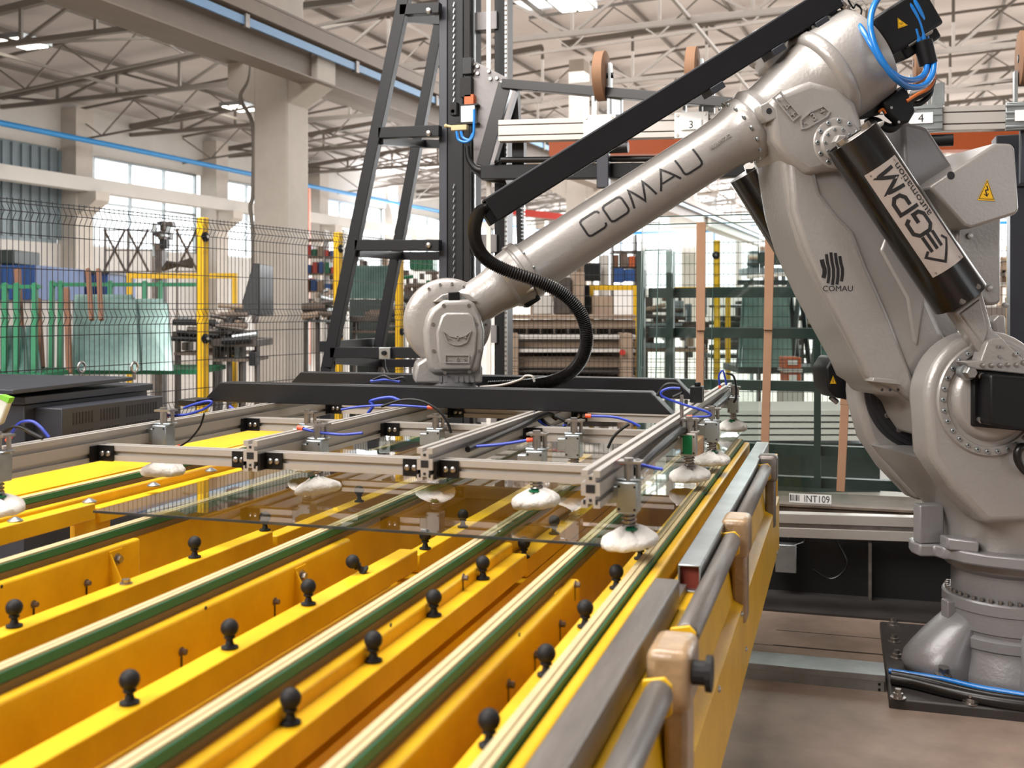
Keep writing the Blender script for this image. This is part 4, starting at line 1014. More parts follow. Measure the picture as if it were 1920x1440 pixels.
# crane runways
def runway(a, hb, ht, label, rail=True):
    t_ = thing('crane_runway', BP(a, 10, hb), label, 'crane beam')
    bbox(a-.02, a+.02, 4, 58, hb, ht).build('beam_web', 'girder', t_)
    bbox(a-.17, a+.17, 4, 58, hb-.02, hb).build('bottom_flange', 'girder', t_)
    bbox(a-.17, a+.17, 4, 58, ht, ht+.03).build('top_flange', 'girder', t_)
    bbox(a-.03, a+.03, 4, 58, ht+.03, ht+.08).build('crane_rail', 'truss', t_)
    if rail:
        bbox(a+.19, a+.22, 4, 58, hb+.30, hb+.40).build('power_rail', 'busbar', t_, label='pale blue conductor rail')
        bbox(a+.10, a+.26, 4, 58, hb+.45, hb+.62).build('cable_duct', 'girder', t_)
        for k in range(9): bbox(a+.17, a+.24, 8+k*2.6, 8.08+k*2.6, hb+.27, hb+.43).build('rail_clip', 'steel', t_)
runway(-7.75, 3.05, 3.72, 'brown grey crane beam with pale blue conductor rail passing right of the column')
runway(-8.95, 3.42, 4.0, 'plain brown grey crane beam on the left side of the column', False)
# blue pipe along the left wall
pm = MB().tube([BP(AL+1.3, -10, 4.21), BP(AL+1.3, 20, 4.23), BP(AL+1.3, 30, 4.19), BP(AL+1.3, 45, 4.21), BP(AL+1.3, 57.6, 4.22)], .07, 8).build('blue_air_pipe', 'bluepipe', smooth=60)
tag(pm, 'long blue air pipe hung high along the left window wall', 'pipe')
pm = MB().cyl(BP(AL+1.5, 58.2, 4.25), BP(AR-2, 58.2, 4.3), .10).build('blue_air_pipe', 'bluepipe', smooth=60)
tag(pm, 'blue air pipe crossing the far end wall above its windows', 'pipe')
# high bay lamps
lampw = ['nearest high bay lamp at the upper left edge', 'high bay lamp just above the blue pipe', 'high bay lamp over the bright left windows', 'high bay lamp right beside the concrete column',
         'small high bay lamp low beside the column', 'double lamp at the top between mast and robot', 'tiny far lamp right of the concrete column']
for i, (x, y) in enumerate(((42, 84), (145, 225), (305, 260), (450, 205), (435, 287), (1070, 11), (630, 330))):
    q = CAM+ray(x, y)*(5.15*FPX/(580-y))
    t_ = thing('ceiling_lamp', q, lampw[i], 'lamp', 'high bay lamps under the roof')
    MB().obox(q+V((0, 0, .08)), bx*.34, by*.42, V((0, 0, .05))).build('housing', 'galv', t_)
    for s_ in (-1, 1): MB().obox(q+bx*s_*.15+V((0, 0, .02)), bx*.12, by*.38, V((0, 0, .012))).build('diffuser', 'lamp', t_)
    MB().cyl(q+V((0, 0, .13)), q+V((0, 0, .9)), .015, n=6).build('suspension', 'truss', t_)
# ------------------------------------------------------------------ left safety fence
FA = math.radians(26.2); fd_ = RIGHT*math.sin(FA)+FWD*math.cos(FA); fn_ = RIGHT*math.cos(FA)-FWD*math.sin(FA)
F0 = RIGHT*-2.18+FWD*7.7
def mesh_fence(p0, dr, nr, L, zt, name, label, sp=.04, wr_=.0024, folds=(2.12, 1.5, .86), posts=(), rows=.2, z0=.12, pt='yellow_b'):
    t_ = thing(name, V((p0.x, p0.y, 0)), label, 'fence')
    lv = []
    zs = [zt]
    for f in folds: zs += [f+.05, f, f-.05]
    zs.append(z0); off = {round(f, 3): .028 for f in folds}
    b = MB(); n = int(L/sp)
    for i in range(n+1):
        q = p0+dr*(i*sp)
        pts = [q+nr*off.get(round(z, 3), 0)+V((0, 0, z)) for z in zs]
        for k in range(len(pts)-1):
            if k == 0: st = None
            a_, c_ = pts[k], pts[k+1]
            s1 = b.add([a_+dr*wr_, a_-dr*wr_*.6+nr*wr_, a_-dr*wr_*.6-nr*wr_, c_+dr*wr_, c_-dr*wr_*.6+nr*wr_, c_-dr*wr_*.6-nr*wr_])
            for u in range(3): b.face((s1+u, s1+(u+1) % 3, s1+3+(u+1) % 3, s1+3+u))
    hz = set(); z = zt-.01
    while z > z0: hz.add(round(z, 3)); z -= rows
    for f in folds: hz |= {round(f, 3), round(f+.05, 3), round(f-.05, 3)}
    for z in hz:
        o_ = .028 if any(abs(z-f) < .004 for f in folds) else 0
        b.beam(p0+nr*o_+V((0, 0, z)), p0+dr*L+nr*o_+V((0, 0, z)), wr_*2.2, wr_*2.2)
    b.build('wire_mesh', 'wire', t_, kind='stuff')
    for u in posts:
        q = p0+dr*u-nr*.05
        po = MB().obox(q+V((0, 0, zt/2)), dr*.03, nr*.03, V((0, 0, zt/2+.01))).build('post', pt, t_, bevel=.004)
        MB().obox(q+V((0, 0, .005)), dr*.07, nr*.07, V((0, 0, .005))).build('post_foot', pt, t_)
        for zc in (zt-.13, zt-.86):
            MB().lathe(q+nr*.03-dr*.01+V((0, 0, zc)), nr, [(0, .036), (.01, .036), (.014, .02), (.022, .02), (.024, .012)], 14).build('clamp', 'plastic', po, smooth=40)
            MB().lathe(q+nr*.054-dr*.01+V((0, 0, zc)), nr, [(0, .012), (.006, .011)], 8).build('clamp_bolt', 'bolt', po)
    return t_
mesh_fence(F0-fd_*1.83, fd_, fn_, 5.93, 2.2, 'wire_fence', 'black wire mesh safety fence with yellow posts along the left side', posts=(1.83, 3.49, 4.47, 5.83), rows=.2)
# fence across the back
g0 = RIGHT*-.15+FWD*10.4; g1 = RIGHT*5.2+FWD*9.6; gd = (g1-g0).normalized(); gn = V((gd.y, -gd.x, 0))
mesh_fence(g0, gd, gn, 5.5, 2.19, 'wire_fence', 'black wire mesh fence crossing behind the glass rack and robot', sp=.045, folds=(1.0,), posts=(.02, 2.1, 5.3), rows=.1, z0=.15)
# ------------------------------------------------------------------ lifting mast
MT = thing('lifting_mast', (onY(850, 700, 6.3).x, 6.4, 0), 'tall black lifting mast with sloping brace legs and a carriage arm behind the gripper', 'mast')
def yb(p, q, Y, wd, ht, name, m='black', par=None, Yb=None, **k):
    return MB().beam(onY(*p, Y), onY(*q, Y if Yb is None else Yb), wd, ht, up=k.pop('up', (0, 0, 1))).build(name, m, par or MT, **k)
def vcol(x0, x1, Y, dp, zt, name, m='black', zb=0, **k):
    p = onY(x0, 580, Y); q = onY(x1, 580, Y)
    return MB().box(p.x, q.x, Y, Y+dp, zb, zt).build(name, m, MT, **k)
vcol(823, 838, 6.30, .22, 4.2, 'mast_flange', 'anthra', bevel=.003)
vcol(839, 868, 6.31, .20, 4.2, 'mast_profile', 'black', bevel=.003)
vcol(869, 881, 6.30, .22, 4.2, 'mast_flange', 'rubber', bevel=.003)
vcol(927, 946, 6.42, .18, 4.2, 'mast_profile', 'black', bevel=.003)
vcol(912, 920, 6.28, .01, 4.2, 'lifting_belt', 'wallw', label='cream lifting belt on the mast')
vcol(884, 890, 6.36, .02, 4.2, 'guide_rail', 'galv')
vcol(946, 950, 6.40, .02, 4.2, 'guide_rail', 'steel')
for z in (3.42, 2.02, .95, 4.0, 1.45):
    MB().prism([onY(881, 580, 6.4)+V((0, 0, z-CAMZ)), onY(931, 580, 6.4)+V((0, 0, z-CAMZ)), onY(931, 580, 6.4)+V((0, 0, z-CAMZ-.11)), onY(881, 580, 6.4)+V((0, 0, z-CAMZ-.11))], (0, .1, 0)).build('mast_tie', 'greyplate', MT)
b = MB()
for y in list(range(4, 190, 12))+list(range(345, 520, 13)):
    b.beam(onY(852, y, 6.295), onY(849.5, y+8, 6.295), .004, .004, up=(0, 1, 0))
b.build('rack_teeth', 'galv', MT, kind='stuff')
b = MB()
for y in range(4, 700, 9): b.beam(onY(948, y, 6.39), onY(948, y+5, 6.39), .01, .006, up=(0, 1, 0))
b.build('guide_teeth', 'galv', MT, kind='stuff')
# brace legs and rungs
yb((775, -80), (615, 690), 6.25, .075, .06, 'brace_leg', up=(0, 1, 0), bevel=.003)
yb((848, -80), (702, 700), 6.95, .07, .06, 'brace_leg', up=(0, 1, 0), bevel=.003)
yb((615, 688), (612, 900), 6.25, .075, .06, 'brace_leg', up=(0, 1, 0))
yb((702, 698), (700, 860), 6.95, .07, .06, 'brace_leg', up=(0, 1, 0))
for y, x0 in ((20, 752), (250, 712), (460, 668), (661, 622)):
    yb((x0, y), (826, y-(4 if y < 300 else 0)), 6.25, .06, .068, 'rung', bevel=.003)
    x1 = {20: 835, 250: 795, 460: 752, 661: 712}[y]
    MB().beam(onY(x0, y+14, 6.25), onY(x1, y+20, 6.95), .05, .05).build('brace_tie', 'black', MT)
    yb((x1, y+20), (840, y+20), 6.95, .05, .055, 'rear_rung')
    if y < 500: MB().lathe(onY(803, y, 6.21), (0, -1, 0), [(-.01, .017), (.004, .017), (.008, .009)], 12).build('bolt', 'bolt', MT, smooth=40)
MB().beam(onY(607, 650, 6.25), onY(607, 650, 6.25)+V((0, .9, 0)), .06, .068).build('base_tie', 'black', MT)
sw = MB().obox(onY(722, 662, 6.2), RIGHT*.035, FWD*.03, V((0, 0, .036))).build('switch_box', 'galv', MT, bevel=.003)
MB().lathe(onY(721, 662, 6.165), (0, -1, 0), [(0, .016), (.02, .014)], 12).build('switch_knob', 'plastic', sw)
MB().tube([onY(720, 674, 6.2), onY(722, 690, 6.2), onY(727, 700, 6.2)], .008, 6).build('switch_cable', 'plastic', sw)
# carriage
cr = MB().prism([onY(x, y, 6.22) for x, y in ((884, 112), (952, 146), (905, 314), (888, 310))], (0, .03, 0)).build('carriage_plate', 'greyplate', MT, bevel=.003)
for x, y in ((889, 121), (896, 125), (889, 134), (896, 138), (920, 148), (932, 147), (917, 134), (940, 156)): MB().lathe(onY(x, y, 6.218), (0, -1, 0), [(0, .012), (.012, .01)], 8).build('bolt', 'bolt', cr)
yb((950, 158), (908, 312), 6.17, .085, .07, 'carriage_strut', 'hose_black', up=(0, 1, 0), bevel=.003)
yb((967, 172), (926, 306), 6.10, .02, .06, 'carriage_strut', 'greyplate', up=(0, 1, 0))
MB().beam(onY(945, 158, 6.15), onY(1425, 198, 5.9), .07, .055).build('upper_arm_tube', 'hose_black', MT, bevel=.003)
yb((955, 165), (945, 240), 6.3, .05, .05, 'arm_post')
yb((965, 170), (972, 305), 6.3, .05, .06, 'arm_post')
for y0, y1 in ((264, 316), (250, 310)):
    pass
MB().box(onY(960, 580, 6.12).x, onY(982, 580, 6.12).x, 6.12, 6.18, onY(960, 320, 6.12).z, onY(960, 262, 6.12).z).build('arm_hanger', 'black', MT)
p = onY(900, 322, 6.2); q = onY(1425, 322, 6.2)
MB().beam(onY(905, 324, 6.15), onY(1425, 318, 6.15), .09, .085).build('lower_arm_tube', 'black', MT, bevel=.004)
MB().cyl(onY(940, 300, 6.1), onY(1425, 296, 6.1), .018).build('cable_run', 'plastic', MT, smooth=50)
MB().prism([onY(x, y, 6.2) for x, y in ((880, 318), (940, 318), (950, 345), (905, 338))], (0, .1, 0)).build('carriage_foot', 'black', MT)
# blue pneumatic loop and valve block on the carriage
vb = MB().obox(onY(862, 240, 6.15), V((.05, 0, 0)), V((0, .02, 0)), V((0, 0, .016))).build('air_cylinder', 'belt', MT, bevel=.003, label='cream air cylinder on the mast')
MB().cyl(onY(836, 236, 6.15), onY(850, 238, 6.15), .008).sphere(onY(836, 236, 6.15), .012, 10, 6).build('cylinder_tip', 'belt', vb, smooth=50)
for pts in ([(856, 246), (860, 262), (875, 266), (887, 255), (889, 225), (889, 205)], [(864, 246), (868, 258), (880, 262), (887, 250)]):
    MB().tube([onY(x, y, 6.12) for x, y in pts], .009, 7).build('blue_tube', 'blue', MT, smooth=60)
MB().tube([onY(x, y, 6.14) for x, y in ((876, 275), (880, 300), (895, 318), (920, 316), (950, 300))], .018, 8).build('hose_bundle', 'plastic', MT, smooth=60)
for i, (x, y, w_, h_) in enumerate(((878, 125, .03, .05), (876, 165, .035, .06), (882, 188, .03, .03), (880, 215, .045, .05), (884, 198, .05, .006), (884, 232, .05, .006), (853, 205, .02, .04))):
    MB().obox(onY(x, y, 6.2), V((w_, 0, 0)), V((0, .03, 0)), V((0, 0, h_))).build('valve_block', ['plastic', 'rubber', 'orangep', 'galv', 'plastic', 'plastic', 'rubber'][i], MT, bevel=.002)
MB().lathe(onY(852, 210, 6.2), (0, -1, 0), [(0, .024), (.02, .024), (.022, .012), (.03, .012)], 16).build('guide_roller', 'rubber', MT, smooth=40)
# lower right toothed belt hanging from the arm
yb((974, 380), (976, 460), 6.5, .03, .06, 'chain_guide', 'black', up=(0, 1, 0))
b = MB()
for y in range(378, 458, 7): b.beam(onY(981, y, 6.5), onY(981, y+4, 6.5), .02, .02, up=(0, 1, 0))
b.build('chain_links', 'galv', MT, kind='stuff')
# profile bar with numbered clamps
PB = thing('profile_bar', onY(1300, 240, 6.05), 'long aluminium profile bar with numbered clamp plates behind the robot', 'rail')
def YB(x, y): return onY(x, y, 6.05)
def lerp_y(x): return 247-(x-940)*.0272
pa, pz = YB(938, 247), YB(1990, lerp_y(1990)); dz = (pz-pa).normalized()
for o_, h_ in ((.048, .018), (.0, .034), (-.048, .018)):
    MB().beam(pa+V((0, 0, o_)), pz+V((0, 0, o_)), .08, h_*1.6).build('profile_rib', 'alu', PB, bevel=.002)
MB().beam(pa, pz, .06, .11).build('profile_core', 'steel', PB)
for i, (x, wpx, tx) in enumerate(((1128, 62, ''), (1299, 62, '3'), (1725, 70, '4'), (1922, 66, '5'))):
    y = lerp_y(x)
    c = YB(x, y)+V((0, -.055, 0)); hw = wpx/2*c.y/FPX*1.02
    pl_ = MB().obox(c, V((hw, 0, 0)), V((0, .008, 0)), V((0, 0, .072))).build('clamp_plate', 'white' if i < 2 else 'galv', PB, bevel=.004)
    if i > 1:
        for k in range(4): MB().obox(c+V((0, -.010, -.054+k*.036)), V((hw, 0, 0)), V((0, .004, 0)), V((0, 0, .006))).build('plate_ridge', 'galv', pl_, bevel=.002)
    for dx in (-.8, .8):
        for dz_ in (-.055, .055): MB().lathe(c+V((hw*dx, -.008, dz_)), (0, -1, 0), [(0, .009), (.004, .008)], 10).build('bolt', 'bolt', pl_)
    if tx:
        MB().obox(c+V((0, -.0165, 0)), V((.058, 0, 0)), V((0, .001, 0)), V((0, 0, .028))).build('number_label', 'white', pl_)
        textmesh(tx, .06, lambda u, v: c+V((u, -.0182, v-.021))).build('lettering', 'print', pl_, label='printed number '+tx)
    for s_ in (-1, 1): MB().obox(c+V((s_*.045, .06, .14)), V((.008, 0, 0)), V((0, .03, 0)), V((0, 0, .10))).build('wheel_fork', 'galv', PB)
    wc = c+V((.0, .06, .305))
    wh = MB().lathe(wc-V((.03, 0, 0)), (1, 0, 0), [(0, .135), (.004, .142), (.056, .142), (.06, .135)], 40).build('clamp_wheel', 'card', PB, smooth=40, label='brown felt covered wheel')
    MB().lathe(wc-V((.034, 0, 0)), (1, 0, 0), [(0, .02), (.068, .02)], 14).cyl(wc+V((.034, 0, 0)), wc+V((.07, 0, 0)), .016).build('wheel_hub', 'plastic', wh, smooth=40)
    MB().obox(wc+V((.05, -.0, -.02)), V((.008, 0, 0)), V((0, .025, 0)), V((0, 0, .09))).build('wheel_arm', 'galv', PB)
    MB().obox(c+V((.01, .06, -.20)), V((.035, 0, 0)), V((0, .03, 0)), V((0, 0, .14))).build('clamp_leg', 'anthra', PB, bevel=.004)
    MB().cyl(c+V((.05, .03, -.115)), c+V((.16, .03, -.115)), .032).build('clamp_motor', 'plastic', PB, smooth=40)
    MB().obox(c+V((.09, .06, .13)), V((.03, 0, 0)), V((0, .03, 0)), V((0, 0, .06))).build('motor_block', 'galv', PB, bevel=.004)
MB().box(onY(1372, 580, 6.2).x, onY(1392, 580, 6.2).x, 6.2, 6.3, 1.8, 4.5).build('bar_post', 'black', PB) if 0 else None
og = MB().beam(atZ(1030, 276, 14.5), atZ(2010, 262, 14.0), .3, .26).build('orange_crane_girder', 'orangep'); tag(og, 'dull orange crane girder crossing behind the profile bar', 'girder')
rp = thing('right_machine_frame', onY(1905, 300, 6.4), 'dark blue grey machine frame cut by the right edge behind the grey housing', 'machine')
MB().box(onY(1868, 300, 6.3).x, onY(1990, 300, 6.3).x, 6.3, 6.5, onY(1900, 350, 6.3).z, onY(1900, 252, 6.3).z).build('frame_box', 'anthra', rp, bevel=.005)
MB().box(onY(1895, 300, 6.3).x, onY(1925, 300, 6.3).x, 6.32, 6.45, 0, onY(1900, 350, 6.3).z).build('frame_post', 'anthra', rp)
# ------------------------------------------------------------------ glass rack behind the robot
GR = thing('glass_rack', (.9, 6.1, 0), 'rusty steel rack base holding upright glass sheets behind the robot', 'rack')

xa, xb = onY(1120, 935, 5.95).x, onY(1800, 940, 5.95).x
MB().box(xa, xb, 5.92, 6.30, .40, .50).build('base_beam', 'rust', GR, bevel=.004)
MB().box(xa, xb, 5.90, 6.32, .50, .512).build('base_ledge', 'rust', GR)
lp = onY(1519, 935, 5.917)
lb = MB().obox(lp, V((.108, 0, 0)), V((0, .001, 0)), V((0, 0, .024))).build('barcode_label', 'white', GR)
textmesh('INT109', .052, lambda u, v: lp+V((u*.82+.034, -.0018, v-.018))).build('lettering', 'print', lb, label='black letters INT109')
for k, wv in enumerate((3, 1, 2, 1, 1, 3, 1, 2)):
    MB().obox(lp+V((-.101+k*.0062, -.0014, .001)), V((wv*.0009, 0, 0)), V((0, .0004, 0)), V((0, 0, .016))).build('barcode_bar', 'print', lb)
for x in (1200, 1255, 1532, 1690):
    MB().box(onY(x-6, 580, 6.55).x, onY(x+7, 580, 6.55).x, 6.55, 6.62, .5, onY(x, 455 if x > 1500 else 470, 6.55).z).build('rack_post', 'dgreen', GR)
for y in (482, 548, 625, 725, 845, 905):
    z = onY(1500, y, 6.6).z; x0 = 1420 if y == 482 else 1215
    MB().box(onY(x0, 580, 6.6).x, onY(1780, 580, 6.6).x, 6.62, 6.68, z-.03, z+.03).build('rack_rail', 'dgreen', GR)
# panes (each stands on the ledge and leans back)
def pane(x0, x1, yt, Yb, name, label, m='glass2', th=.008):
    a_, b_ = onY(x0, 700, Yb), onY(x1, 700, Yb); zt = onY((x0+x1)/2, yt, Yb+.2).z
    P = [V((a_.x, Yb, .513)), V((b_.x, Yb, .513)), V((b_.x, Yb+.2, zt)), V((a_.x, Yb+.2, zt))]
    g = MB().prism(P, (0, th, 0)).build(name, m); tag(g, label, 'glass', 'glass sheets on the rack')
    MB().prism([P[0]+V((-.006, 0, 0)), P[0], P[3], P[3]+V((-.006, 0, 0))], (0, th, 0)).build('side_edge', 'edge', g)
    MB().prism([P[3], P[2], P[2]+V((0, 0, .006)), P[3]+V((0, 0, .006))], (0, th, 0)).build('top_edge', 'edge', g)
pane(1194, 1775, 416, 5.98, 'rack_glass_sheet', 'front wide glass sheet leaning on the rack behind two cardboard strips')
pane(1226, 1420, 405, 6.04, 'rack_glass_sheet', 'narrower tall glass sheet behind the left cardboard strip')
pane(1197, 1251, 470, 6.10, 'rack_glass_sheet', 'slim greenish glass sheet at the left end of the rack', 'glass2')
pane(1330, 1590, 540, 6.16, 'rack_glass_sheet', 'low wide glass sheet at the back of the rack stack')
def strip(pts, Y, label, wd=.048):
    P = [onY(x, y, Y+(.2*(1-(y-415)/500))) for x, y in pts]
    t_ = thing('cardboard_strip', P[-1], label, 'cardboard')
    for k in range(len(P)-1):
        MB().beam(P[k], P[k+1], wd-.004*k, .012+.004*k, up=(0, -1, 0)).build('card_layer', 'card', t_, bevel=.003)
    MB().beam(P[0]+V((.006, -.014, 0)), P[0].lerp(P[-1], .42)+V((.006, -.014, 0)), wd, .010, up=(0, -1, 0)).build('card_layer', 'card', t_, bevel=.003)
strip([(1314, 417), (1313, 600), (1311, 910)], 5.93, 'leftmost brown cardboard strip folded over the glass rack')
strip([(1443, 415), (1441, 600), (1432, 910)], 5.93, 'brown cardboard strip in the middle of the glass rack')
strip([(1592, 560), (1584, 760), (1576, 922)], 5.93, 'brown cardboard strip beside the robot shoulder motor')
strip([(1700, 740), (1700, 840), (1700, 922)], 5.93, 'brown cardboard strip half hidden behind the robot trunk')
# aluminium floor rail and black machine cover
ra = thing('floor_rail', onY(1600, 985, 5.75), 'aluminium profile rail in front of the black machine cover behind the robot', 'rail')
r0, r1 = onY(1455, 976, 5.75), onY(1775, 992, 5.75)
r0.z = r1.z = (r0.z+r1.z)/2
for o_ in (.036, -.036): MB().beam(r0-RIGHT*.6+V((0, 0, o_)), r1+V((0, 0, o_)), .07, .05).build('rail_rib', 'alu', ra, bevel=.003)
MB().beam(r0-RIGHT*.6, r1, .055, .05).build('rail_core', 'steel', ra)
for x in (r0.x-.5, r1.x+.5): MB().box(x-.03, x+.03, 5.74, 5.8, 0, r0.z-.03).build('rail_foot', 'pit', ra)
bk = thing('machine_cover', (.9, 6.2, 0), 'matt black machine cover under the glass rack', 'machine')
MB().box(xa, xb, 6.02, 6.06, .02, .40).build('cover_panel', 'pit', bk)
MB().box(xa, xb+.4, 6.3, 6.34, .0, .45).build('cover_panel', 'pit', bk)
MB().box(onY(1631, 1050, 5.98).x-.008, onY(1631, 1050, 5.98).x+.008, 5.94, 6.0, .0, .32).build('cover_rib', 'steel', bk)
jb = MB().obox(onY(1474, 1045, 5.95), V((.055, 0, 0)), V((0, .04, 0)), V((0, 0, .075))).build('junction_box', 'galv', bk, bevel=.004, label='light grey junction box')
for pts in ([(1478, 1010), (1490, 998), (1508, 1002), (1508, 1015), (1490, 1022)], [(1560, 1000), (1575, 1025), (1588, 1055), (1578, 1075), (1555, 1085), (1525, 1068)]):
    MB().tube([onY(x, y, 5.93) for x, y in pts], .006, 6).build('loose_cable', 'hose_black', bk, smooth=60)
MB().box(xa, xb+.3, 5.62, 6.02, .0, .02).build('floor_plate', 'dusty', bk)
for k, (x0, x1, y0, y1) in enumerate(((-.3, 3.0, 5.06, 5.066), (-.3, 3.0, 5.3, 5.304))):
    MB().box(x0, x1, y0, y1, .0101, .0112).build("floor_joint", "pit", fl)
# ------------------------------------------------------------------ black control cabinet at the left
CC_ = thing('control_cabinet', (-3.9, 4.3, 0), 'anthracite electrical cabinet with louvred cooling box beside the table', 'cabinet')
MB().box(-4.9, -3.45, 3.9, 4.78, .1, 1.13).build('body', 'anthra', CC_, bevel=.006)
MB().box(-4.9, -3.43, 3.88, 4.80, 1.13, 1.165).build('top_frame', 'anthra', CC_, bevel=.004)
lid = MB().prism([(-4.95, 3.80, 1.182), (-3.42, 3.80, 1.182), (-3.42, 4.62, 1.19), (-4.95, 4.62, 1.19)], (0, 0, .02)).build('lid', 'anthra', CC_, bevel=.003)
vb_ = MB().box(-3.55, -3.30, 3.96, 4.70, .72, 1.11).build('cooling_box', 'anthra', CC_, bevel=.004)
for r_ in range(3):
    for k in range(30):
        if k in (7, 8, 16, 17): continue
        y0 = 4.03+k*.021
        MB().box(-3.3005, -3.2985, y0, y0+.009, 1.03-r_*.085, 1.03-r_*.085+.055).build('louvre', 'pit', vb_)
for x, y in ((onz(252, 712, 1.19).x, onz(252, 712, 1.19).y), (onz(153, 712, 1.19).x, onz(153, 712, 1.19).y)):
    z = 1.19
    MB().cyl((x, y, z), (x, y, z+.03), .009, n=8).build('eyebolt_shank', 'bolt', CC_)
    ring = MB().tube([V((x, y+.026*math.cos(a), z+.064+.026*math.sin(a))) for a in [2*math.pi*i/18 for i in range(19)]], .0065, 7, 1).build('eyebolt', 'bolt', CC_, smooth=70)
bgp = MB().prism([onY(x, y, 3.7) for x, y in ((-30, 738), (0, 740), (18, 746), (10, 768), (0, 795), (-30, 810))], (0, .03, 0)).build('film_bag', 'foil', bevel=.008); tag(bgp, 'clear film bag with green rim hanging at the left edge', 'bag')
MB().prism([onY(x, y, 3.69) for x, y in ((0, 740), (18, 746), (14, 756), (0, 748), (-20, 742))], (0, .03, 0)).build('green_rim', 'paper', bgp)
# ------------------------------------------------------------------ things beyond the left fence
def Zb(x0, x1, y0, y1, Z, dp, mb=None):
    """box facing the camera side: pixel rectangle at depth Z, dp deep"""
    p = atZ(x0, y1, Z); r_ = RIGHT*((x1-x0)/FPX*Z); u_ = UP*((y1-y0)/FPX*Z)
    return (mb or MB()).prism([p, p+r_, p+r_+u_, p+u_], FWD*dp)
def foot(x, Z): q = atZ(x, 580, Z); return V((q.x, q.y, 0))
def ft(Z): return 580+CAMZ*FPX/Z      # pixel row of the floor at depth Z
def rackcart(xs, yt, Z, label, sheets, x0, x1, yb_):
    t_ = thing('glass_cart', foot((x0+x1)/2, Z), label, 'cart')
    Zb(x0, x1, yb_, yb_+9, Z, .9).build('cart_deck', 'green', t_)
    for x in (x0+14, x1-20):
        for dz_ in (.05, .8):
            q = atZ(x, 580, Z+dz_); h_ = .10
            MB().cyl(V((q.x, q.y, h_))-RIGHT*.03, V((q.x, q.y, h_))+RIGHT*.03, .10, n=18).build('caster_wheel', 'rust', t_, smooth=40)
            MB().obox(V((q.x, q.y, .22)), RIGHT*.04, FWD*.03, V((0, 0, .08))).build('caster_fork', 'green', t_)
    for x in xs:
        MB().beam(atZ(x, yb_, Z+.1), atZ(x+2, yt, Z+.45), .04, .04, up=tuple(-FWD)).build('upright', 'green', t_)
        MB().beam(atZ(x, yb_, Z+.85), atZ(x+2, yt, Z+.5), .035, .035, up=tuple(-FWD)).build('upright', 'green', t_)
    Zb(x0+4, x1-8, yt+2, yt+9, Z+.42, .06).build('top_rail', 'green', t_)
    return t_
rackcart((96, 112, 205, 270, 300), 528, 9.9, 'green steel glass cart with a leaning bright glass stack', None, 92, 375, 693)
rackcart((8, 30, 64), 532, 8.8, 'green steel glass cart at the left edge of the picture', None, -60, 82, 700)
def leanstack(x0, x1, yt, yb_, Z, n_, label, m='milk', sk=8):
    t_ = thing('glass_stack', foot((x0+x1)/2, Z), label, 'glass')
    for k in range(n_):
        zz = Z-.05*k
        P = [atZ(x0+k*3-sk, yb_, zz), atZ(x1+k*4+sk, yb_+1, zz), atZ(x1+k*4, yt+k*5, zz+.35), atZ(x0+k*3, yt+k*4, zz+.35)]
        MB().prism(P, FWD*.012).build('glass_sheet', m if k % 2 == 0 else 'glass2', t_)
        MB().prism([P[1], P[1]+RIGHT*.012, P[2]+RIGHT*.012, P[2]], FWD*.012).build('sheet_edge', 'edge', t_)
leanstack(140, 245, 552, 694, 9.55, 3, 'stack of pale reflecting glass sheets on the green cart behind the fence')
leanstack(252, 305, 560, 694, 9.6, 3, 'narrow stack of greenish glass sheets right of the bright stack', 'milk', 10)
leanstack(10, 38, 610, 698, 8.9, 2, 'small leaning glass sheet at the far left behind the fence')
leanstack(48, 62, 610, 698, 8.9, 2, 'slim glass sheet beside timber batten at the left')
for i, (x0, y0, x1, y1, w_) in enumerate(((33, 505, 42, 690, .05), (70, 560, 78, 690, .05), (125, 540, 130, 700, .045), (165, 505, 172, 600, .035), (185, 505, 190, 600, .035))):
    bt = MB().beam(atZ(x1, y1, 9.3), atZ(x0, y0, 9.55), w_, .04, up=tuple(-FWD)).build('timber_batten', 'wood', bevel=.003)
    tag(bt, ['tall brown timber batten nearest the left picture edge', 'short brown timber batten on the left glass cart', 'brown timber batten at the left side of the bright glass stack', 'batten tip showing above the green cart rail', 'second batten tip right above the green cart rail'][i], 'batten', 'timber battens on the glass carts')
bc = Zb(-30, 66, 497, 562, 14, 1.6).build('blue_container', 'bluep'); tag(bc, 'blue steel container at the left edge behind the fence', 'container')
for k in range(8): Zb(-26+k*11, -21+k*11, 503, 560, 13.97, .03).build('panel_rib', 'bluep', bc)
bc = Zb(70, 202, 510, 560, 16.2, 1.2).build('blue_container', 'bluep'); tag(bc, 'long blue steel container behind the green cart rail', 'container')
for k in range(12): Zb(73+k*11, 78+k*11, 520, 558, 16.17, .03).build('panel_rib', 'bluep', bc)
Zb(68, 204, 508, 514, 16.15, 1.3).build('container_rim', 'dusty', bc)
for p_, q_ in ((562, ft(14)), ):
    Zb(-30, 66, 562, ft(14), 14.1, 1.2).build('container_base', 'wallw', bpy.data.objects['blue_container'])
    Zb(70, 202, 560, ft(16.2), 16.3, 1.0).build('container_base', 'wallw', bc)
gb = Zb(-10, 26, 468, 496, 14.2, .8).build('green_bin', 'dgreen', bevel=.02); tag(gb, 'dark green bin standing on the blue container', 'bin')
